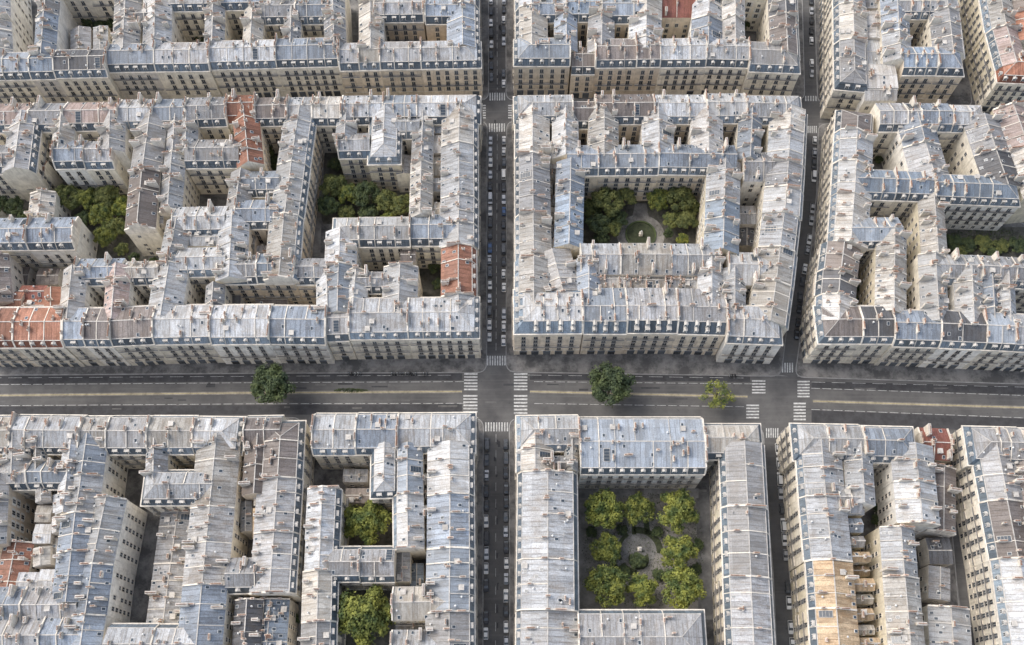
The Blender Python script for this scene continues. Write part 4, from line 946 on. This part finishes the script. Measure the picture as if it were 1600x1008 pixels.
def statue(pos, label):
    r = bpy.data.objects.new('statue', None); COL.objects.link(r); r.location = pos; tag(r, label, 'statue')
    m = MB(); m.box(-.7, .7, -.7, .7, 0, .3); m.box(-.5, .5, -.5, .5, .3, 1.5); m.box(-.62, .62, -.62, .62, 1.5, 1.65); add('pedestal', m.mesh('pedestal', [PARTY]), r)
    m = MB(); m.tube((0, 0, 1.65), (.02, 0, 2.5), .36, .24, 8); m.tube((.02, 0, 2.5), (0, 0, 3.1), .24, .32, 8); m.tube((0, 0, 3.1), (0, 0, 3.25), .32, .1, 8); m.tube((0, 0, 3.2), (0, 0, 3.55), .16, .13, 8)
    m.tube((.3, 0, 3.05), (.5, -.15, 2.5), .1, .07, 6); m.tube((-.3, 0, 3.05), (-.48, -.2, 2.6), .1, .07, 6); add('figure', m.mesh('figure', [WHITE]), r)
statue(P(LX, LY, .2), 'small pale stone statue at the centre of the round lawn')
statue(P(*K(540, 603), .2), 'small white statue in the middle of the nine tree courtyard')

# ------------------------------------------------------------------ trees
def crown_mesh(seed, rad, hgt, mat, leaves=3600, lobes=16, size=.42):
    rnd = random.Random(seed); m = MB(); cl = []
    for k in range(lobes):
        a = rnd.uniform(0, 6.283); rr = rad * (math.sqrt(rnd.uniform(.02, .66)) if k else .0); z = hgt * (.5 + .42 * (1 - (rr / rad) ** 2) * rnd.uniform(.3, 1.1)) - (rr / rad) * hgt * .12
        cl.append((Vector((math.cos(a) * rr, math.sin(a) * rr, z)), rad * rnd.uniform(.17, .30)))
    for i in range(leaves):
        c_, r = cl[rnd.randrange(lobes)]
        d = Vector((rnd.gauss(0, 1), rnd.gauss(0, 1), rnd.gauss(.15, .85))).normalized(); p = c_ + d * r * (rnd.random() ** .3) * rnd.uniform(.8, 1.2)
        nrm = (d + Vector((rnd.uniform(-.7, .7), rnd.uniform(-.7, .7), rnd.uniform(-.3, .9)))).normalized()
        u = nrm.orthogonal().normalized(); v_ = nrm.cross(u); s1 = size * rnd.uniform(.55, 1.25); s2 = s1 * rnd.uniform(.45, .8); t = rnd.uniform(0, 6.28)
        uu = u * math.cos(t) + v_ * math.sin(t); vv = nrm.cross(uu)
        m.face([p - uu * s1, p - vv * s2, p + uu * s1, p + vv * s2])
    return m.mesh('crown', [LEAF[mat]]), cl
PROTO = {}
for mat in LEAF:
    for k in range(3):
        rad, hgt = 6.0, 9.0
        me, cl = crown_mesh(k * 17 + len(mat) * 5, rad, hgt, mat, 8200, 44, .34)
        t = MB(); t.tube((0, 0, -3.6), (.1, .05, 1.5), .38, .26, 8); t.tube((.1, .05, 1.5), (0, 0, 4.5), .26, .14, 7)
        for c_, r in cl[:9]: t.tube((.05, 0, R(.6, 2.4)), c_, .14, .05, 5)
        PROTO[mat, k] = (me, t.mesh('trunk', [BARK]))
me_s, cl_s = crown_mesh(91, 6, 9, 'bright', 1700, 30, .32); t = MB(); t.tube((0, 0, -3.6), (.1, .05, 1.5), .3, .2, 8); t.tube((.1, .05, 1.5), (0, 0, 6), .2, .08, 7)
for c_, r in cl_s[:16]: t.tube((.05, 0, R(.6, 3.4)), c_, .11, .04, 5)
PROTO['sparse', 0] = (me_s, t.mesh('trunk', [BARK]))
def tree(x, y, r_px, label, mat='bright', zg=.16, hf=1.0, group=None, top=True):
    """x,y = crown centre on the survey at about 9 m up"""
    zc = zg + 8.0 * hf; c_ = P(x, y, zc); sc_ = r_px / 4.25 / 5.25
    k = random.randrange(3); me, tr = PROTO['sparse' if mat == 'sparse' else mat, k if mat != 'sparse' else 0]
    r = bpy.data.objects.new('tree', None); COL.objects.link(r); r.location = (c_.x, c_.y, zg); r.rotation_euler = (0, 0, R(0, 6.28)); tag(r, label, 'tree', group)
    zs = max(.55, sc_ * R(.9, 1.05)) * hf
    for nm, me_ in (('crown', me), ('trunk', tr)):
        o = add(nm, me_, r); o.scale = (sc_ * R(.93, 1.07), sc_ * R(.93, 1.07), zs); o.location = (0, 0, 3.5 * zs)
    return r
G = 'trees in the nine tree courtyard'
for (x, y, r), w_ in zip(((944, 797, 27), (999, 797, 22), (1056, 800, 30), (946, 857, 22), (1060, 865, 26), (948, 918, 29), (1003, 922, 21), (1062, 922, 30)),
        ('top left', 'small, top middle', 'large, top right', 'narrow, middle left', 'middle right', 'bottom left', 'small, bottom middle', 'large, bottom right')):
    tree(x, y, r, f'round green tree, {w_} of the courtyard ring of eight', 'bright', group=G)
for i, (x, y, r) in enumerate(sorted(((972, 826, 8), (1028, 830, 8), (975, 893, 9), (1030, 896, 9), (1090, 850, 9), (925, 830, 8), (1088, 888, 9), (960, 888, 7)))): tree(x, y, r, f'{ORD[i]} small dark bush from left between the ring trees of the tree courtyard block', 'dark', hf=.45, group='bushes between the ring trees')
tree(997, 875, 12, 'small dark shrub tree beside the white courtyard statue', 'dark', hf=.55)
tree(574, 817, 32, 'single round green tree in the upper court of the two tree block', 'bright'); tree(573, 964, 40, 'biggest round green tree, in the lower court of the two tree block', 'bright', hf=1.1)
tree(428, 604, 31, 'large dark tree standing in the left part of the boulevard', 'dark', 0, 1.1); tree(954, 603, 31, 'large dark tree on the boulevard below the slate corner building', 'dark', 0, 1.1)
tree(1120, 618, 24, 'thin yellowish tree on the boulevard near the right crossing', 'sparse', 0, .8)
for i, (x, y, r, mt) in enumerate(sorted(((948, 318, 26, 'olive'), (978, 302, 20, 'olive'), (935, 350, 20, 'dark'), (968, 336, 15, 'dark'), (1030, 308, 20, 'bright'), (1062, 312, 24, 'olive'), (1075, 340, 18, 'olive'), (1068, 368, 11, 'bright'), (940, 372, 14, 'dark'), (955, 352, 15, 'olive'), (1050, 338, 15, 'olive'), (925, 322, 16, 'olive'), (1086, 322, 15, 'olive'), (1046, 358, 8, 'dark')))):
    tree(x, y, r, f'{ORD[i]} tree from left around the round lawn court', mt, group='trees around the round lawn')
for i, (x, y, r, mt) in enumerate(sorted(((103, 310, 22, 'olive'), (135, 308, 20, 'bright'), (168, 306, 22, 'olive'), (187, 318, 17, 'bright'), (125, 335, 14, 'dark'), (158, 335, 20, 'bright'), (180, 352, 17, 'olive'), (162, 366, 18, 'bright'), (185, 384, 12, 'olive'), (205, 397, 9, 'dark'), (235, 404, 9, 'dark')))):
    tree(x, y, r, f'{ORD[i]} tree from left in the big left garden', mt, group='trees of the big left garden')
for i, (x, y, r) in enumerate(sorted(((-6, 318, 18), (18, 318, 17), (30, 332, 11)))): tree(x, y, r, f'{ORD[i]} dark tree from left in the garden cut by the left edge', 'dark', group='left edge garden trees')
for i, (x, y, r, mt) in enumerate(sorted(((520, 290, 22, 'olive'), (545, 302, 20, 'bright'), (572, 302, 22, 'dark'), (600, 312, 20, 'olive'), (626, 318, 19, 'olive'), (512, 318, 17, 'dark'), (540, 328, 15, 'olive'), (575, 330, 16, 'dark'), (606, 334, 13, 'bright'), (521, 250, 11, 'dark')))):
    tree(x, y, r, f'{ORD[i]} tree from left in the wooded court beside the central street', mt, group='trees of the wooded court')
for i, (x, y, r) in enumerate(sorted(((413, 232, 14), (425, 248, 13), (410, 262, 12)))): tree(x, y, r, f'{ORD[i]} dark tree from left in the narrow court under the brown north row', 'dark', group='narrow court trees')
for i, (x, y, r) in enumerate(sorted(((132, 28, 12), (152, 34, 13), (170, 28, 10)))): tree(x, y, r, f'{ORD[i]} dark tree from left in the court at the top left', 'dark', group='top left court trees')
for i, (x, y, r) in enumerate(sorted(((305, 50, 9), (318, 60, 8), (377, 30, 8)))): tree(x, y, r, f'{ORD[i]} shrubby tree from left in upper left stone courts', 'dark', hf=.6, group='stone court shrubs')
for i, (x, y, r) in enumerate(sorted(((1180, 8, 15), (1203, 18, 12), (1165, 30, 10)))): tree(x, y, r, f'{ORD[i]} dark tree from left behind the upper middle block near right street', 'dark', group='top back trees')
for i, (x, y, r) in enumerate(sorted(((1492, 375, 14), (1515, 380, 13), (1540, 378, 15), (1566, 382, 14), (1592, 380, 15), (1503, 388, 10), (1555, 391, 10)))): tree(x, y, r, f'{ORD[i]} low garden shrub from left in the right middle block garden', 'olive' if i % 2 else 'dark', hf=.5, group='right garden shrubs')
for i, (x, y, r) in enumerate(sorted(((1338, 445, 8), (1337, 462, 7), (1376, 245, 7), (1494, 255, 7)))): tree(x, y, r, f'{ORD[i]} dark shrub from left in the right block light wells', 'dark', hf=.6, group='light well shrubs')
for i, (x, y, r) in enumerate(((677, 412, 12), (685, 440, 11))): tree(x, y, r, ('upper' if i == 0 else 'lower') + ' dark tree in the court beside the red tiled piece', 'dark', hf=.7, group='red roof court trees')
tree(1372, 810, 8, 'dark shrub tree in the well of the lower right block', 'dark', hf=.6); tree(1372, 790, 8, 'dark shrub at the top of the lower right well', 'dark', hf=.6)
tree(909, 222, 8, 'dark shrub in the sunken gap court of the round lawn block', 'dark', hf=.6)
tree(457, 965, 9, 'dark shrub in the lane side court by the narrow brown block', 'dark', hf=.6)
# grass tufts on the median and garden ground cover : uncountable, one object
m = MB()
def tufts(cx, cy, rx, ry, n, z=.16, s_=.3):
    for _ in range(n):
        a = R(0, 6.28); t = math.sqrt(random.random()); p = P(cx + math.cos(a) * rx * t, cy + math.sin(a) * ry * t, z); u = Vector((R(-1, 1), R(-1, 1), R(0, .5))) * s_; v_ = Vector((R(-1, 1), R(-1, 1), R(.2, 1))) * s_
        m.face([p - u, p + v_, p + u * .9 + v_ * .2])
tufts(548, 610, 26, 3, 420, .1, .35); tufts(140, 345, 60, 48, 1500); tufts(570, 305, 70, 36, 1500); tufts(1005, 330, 95, 46, 1500); tufts(1540, 378, 64, 22, 1300, .16, .45); tufts(1005, 860, 96, 90, 5200, .16, .34); tufts(575, 820, 34, 36, 300); tufts(572, 970, 40, 50, 300); tufts(-10, 320, 45, 22, 300)
o = add('ground_cover', m.mesh('ground_cover', [LEAF['dark']])); o['kind'] = 'stuff'; tag(o, 'low dark weeds and plants on the garden soil and median', 'ground cover')

# ------------------------------------------------------------------ parked cars
CP = {'white': (.72, .72, .7), 'black': (.02, .02, .022), 'silver': (.42, .43, .44), 'dark grey': (.09, .095, .1), 'blue': (.04, .08, .17), 'red': (.25, .03, .02)}
CM = {}
for k, c_ in CP.items():
    s = N('car_paint', .3); s.b.inputs['Metallic'].default_value = .3 if k in ('silver', 'dark grey', 'blue') else 0; CM[k] = s.out(s.objbright(s.mix(c_, c_, 0), .9, 1.1))
TYRE = plain('tyre', (.02, .02, .02), .9)
def car_parts(L, W_, Hh, van):
    # body: lofted sections along x
    b = MB(); hw = W_ / 2
    secs = [(-L / 2, .45, .62, .84), (-L / 2 + .12, .3, .85, .95), (-L * .3, .28, .92, 1), (L * .12, .28, .9, 1), (L * .36, .28, .82, .97), (L / 2 - .1, .32, .7, .88), (L / 2, .45, .58, .74)]
    rings = []
    for x, z0, z1, wk in secs:
        y = hw * wk; rings.append([(x, -y * .96, z0), (x, -y, (z0 + z1) / 2), (x, -y * .9, z1), (x, y * .9, z1), (x, y, (z0 + z1) / 2), (x, y * .96, z0)])
    for a, c_ in zip(rings[:-1], rings[1:]):
        for i in range(6): b.face([a[i], c_[i], c_[(i + 1) % 6], a[(i + 1) % 6]])
    b.face(rings[0]); b.face(rings[-1][::-1])
    x0, x1, x2, x3 = (-L * .46, -L * .42, L * .2, L * .34) if van else (-L * .45, -L * .3, L * .06, L * .24)
    g = hw * .86; t = hw * .7
    b.face([(x1, -t, Hh), (x2, -t, Hh), (x2, t, Hh), (x1, t, Hh)])                   # roof
    glass_f = MB(); glass_f.face([(x3, -g, .88), (x3, g, .88), (x2, t, Hh - .01), (x2, -t, Hh - .01)])
    glass_r = MB(); glass_r.face([(x0, -g, .9), (x1, -t, Hh - .01), (x1, t, Hh - .01), (x0, g, .9)])
    glass_s = MB()
    for s_ in (1, -1): glass_s.face([(x0, s_ * g, .9), (x3, s_ * g, .88), (x2, s_ * t, Hh - .01), (x1, s_ * t, Hh - .01)])
    w_ = MB(); w_.tube((0, -.105, .32), (0, .105, .32), .32, .32, 10)
    return b, glass_f, glass_r, glass_s, w_
KIND = {}
for kn, (L, W_, Hh, van) in {'hatchback': (3.9, 1.7, 1.45, 0), 'saloon': (4.5, 1.78, 1.42, 0), 'van': (4.9, 1.9, 1.95, 1)}.items():
    b, gf, gr, gs, w_ = car_parts(L, W_, Hh, van)
    KIND[kn] = ({k: b.mesh('body', [CM[k]]) for k in CP}, gf.mesh('windscreen', [GLASS]), gr.mesh('rear_window', [GLASS]), gs.mesh('side_window', [GLASS]), w_.mesh('wheel', [TYRE]), L, W_)
def car(p, ang, label_where, group):
    kn = random.choices(['hatchback', 'saloon', 'van'], [5, 4, 1.2])[0]; cl = random.choices(list(CP), [8, 6, 5, 3.5, .35, .15])[0]
    K_ = KIND[kn]; r = bpy.data.objects.new('parked_car', None); COL.objects.link(r); r.location = p; r.rotation_euler = (0, 0, ang + R(-.02, .02) + (math.pi if random.random() < .5 else 0))
    tag(r, f'{cl} {kn} {label_where}', 'car', group)
    add('body', K_[0][cl], r); add('windscreen', K_[1], r); add('rear_window', K_[2], r); add('side_window', K_[3], r); [add('wheel', K_[4], r, (sx * K_[5] * .31, sy * (K_[6] / 2 - .095), 0)) for sx in (-1, 1) for sy in (-1, 1)]
def carline(pts, off, where, group, fill=.93, z=.004):
    w3 = [P(*p, 0) for p in pts]
    for a, b in zip(w3[:-1], w3[1:]):
        d = (b - a).normalized(); n_ = Vector((-d.y, d.x, 0)); L = (b - a).length; t = 2.6
        while t < L - 2.4:
            if random.random() < fill: car(a + d * t + n_ * (off + R(-.12, .12)) + Vector((0, 0, z)), math.atan2(d.y, d.x), where, group)
            t += R(4.9, 5.9)
carline([(767.5, -20), (767.5, 140)], 0, 'in left row of the central street, top stretch', 'cars, central street top left')
carline([(787, -20), (787, 140)], 0, 'in right row of the central street, top stretch', 'cars, central street top right')
carline([(766.5, 212), (764.5, 550)], 0, 'in left row of the central street, above the boulevard', 'cars, central street middle left')
carline([(787.5, 212), (787, 550)], 0, 'in right row of the central street, above the boulevard', 'cars, central street middle right')
carline([(760.5, 684), (759.5, 1020)], 0, 'in left row of the central street, below the boulevard', 'cars, central street lower left')
carline([(790.5, 684), (791, 1020)], 0, 'in right row of the central street, below the boulevard', 'cars, central street lower right')
carline([(1267, -20), (1268, 148)], 0, 'parked along the top of the right narrow street', 'cars, narrow street top', .95)
carline([(1272.5, 212), (1270.5, 300), (1266, 366), (1258, 412), (1251, 455), (1243, 535)], 0, 'parked along the right narrow street above the boulevard', 'cars, narrow street middle', .95)
carline([(1214, 692), (1220.5, 784), (1233.5, 968), (1239, 1030)], 0, 'parked along the right narrow street below the boulevard', 'cars, narrow street lower', .95)
# parked scooters on the boulevard pavement edge
b = MB(); b.tube((-.65, 0, .26), (-.65, .001, .26), .01, .01)
for x in (-.62, .62):
    b.tube((x, -.06, .26), (x, .06, .26), .26, .26, 10, 1)
b.box(-.7, -.05, -.17, .17, .3, .78, 0); b.box(-.05, .35, -.16, .16, .28, .38, 0); b.box(.3, .5, -.2, .2, .3, .95, 0); b.tube((.42, 0, .9), (.36, 0, 1.1), .04, .04, 6, 1); b.box(.32, .4, -.34, .34, 1.06, 1.12, 1); b.box(-.68, 0, -.15, .15, .78, .86, 1)
SCB = {k: None for k in ('white', 'black', 'silver')}
for k in SCB:
    SCB[k] = MB(); SCB[k].v, SCB[k].f, SCB[k].m = b.v, b.f, b.m; SCB[k] = SCB[k].mesh('scooter', [CM[k], TYRE])
for x0, x1 in ((545, 566), (612, 652), (662, 670), (1140, 1150)):
    x = x0
    while x < x1:
        k = random.choice(list(SCB)); p = P(x, 584.5 if x < 1000 else 588, 0); o = add('parked_scooter', SCB[k], None, (p.x, p.y, .004), R(1.2, 1.9))
        tag(o, f'{k} scooter parked in the row at the upper boulevard kerb', 'scooter', 'scooters at the boulevard kerb'); x += R(3.2, 5)
print('objects', len(bpy.data.objects))
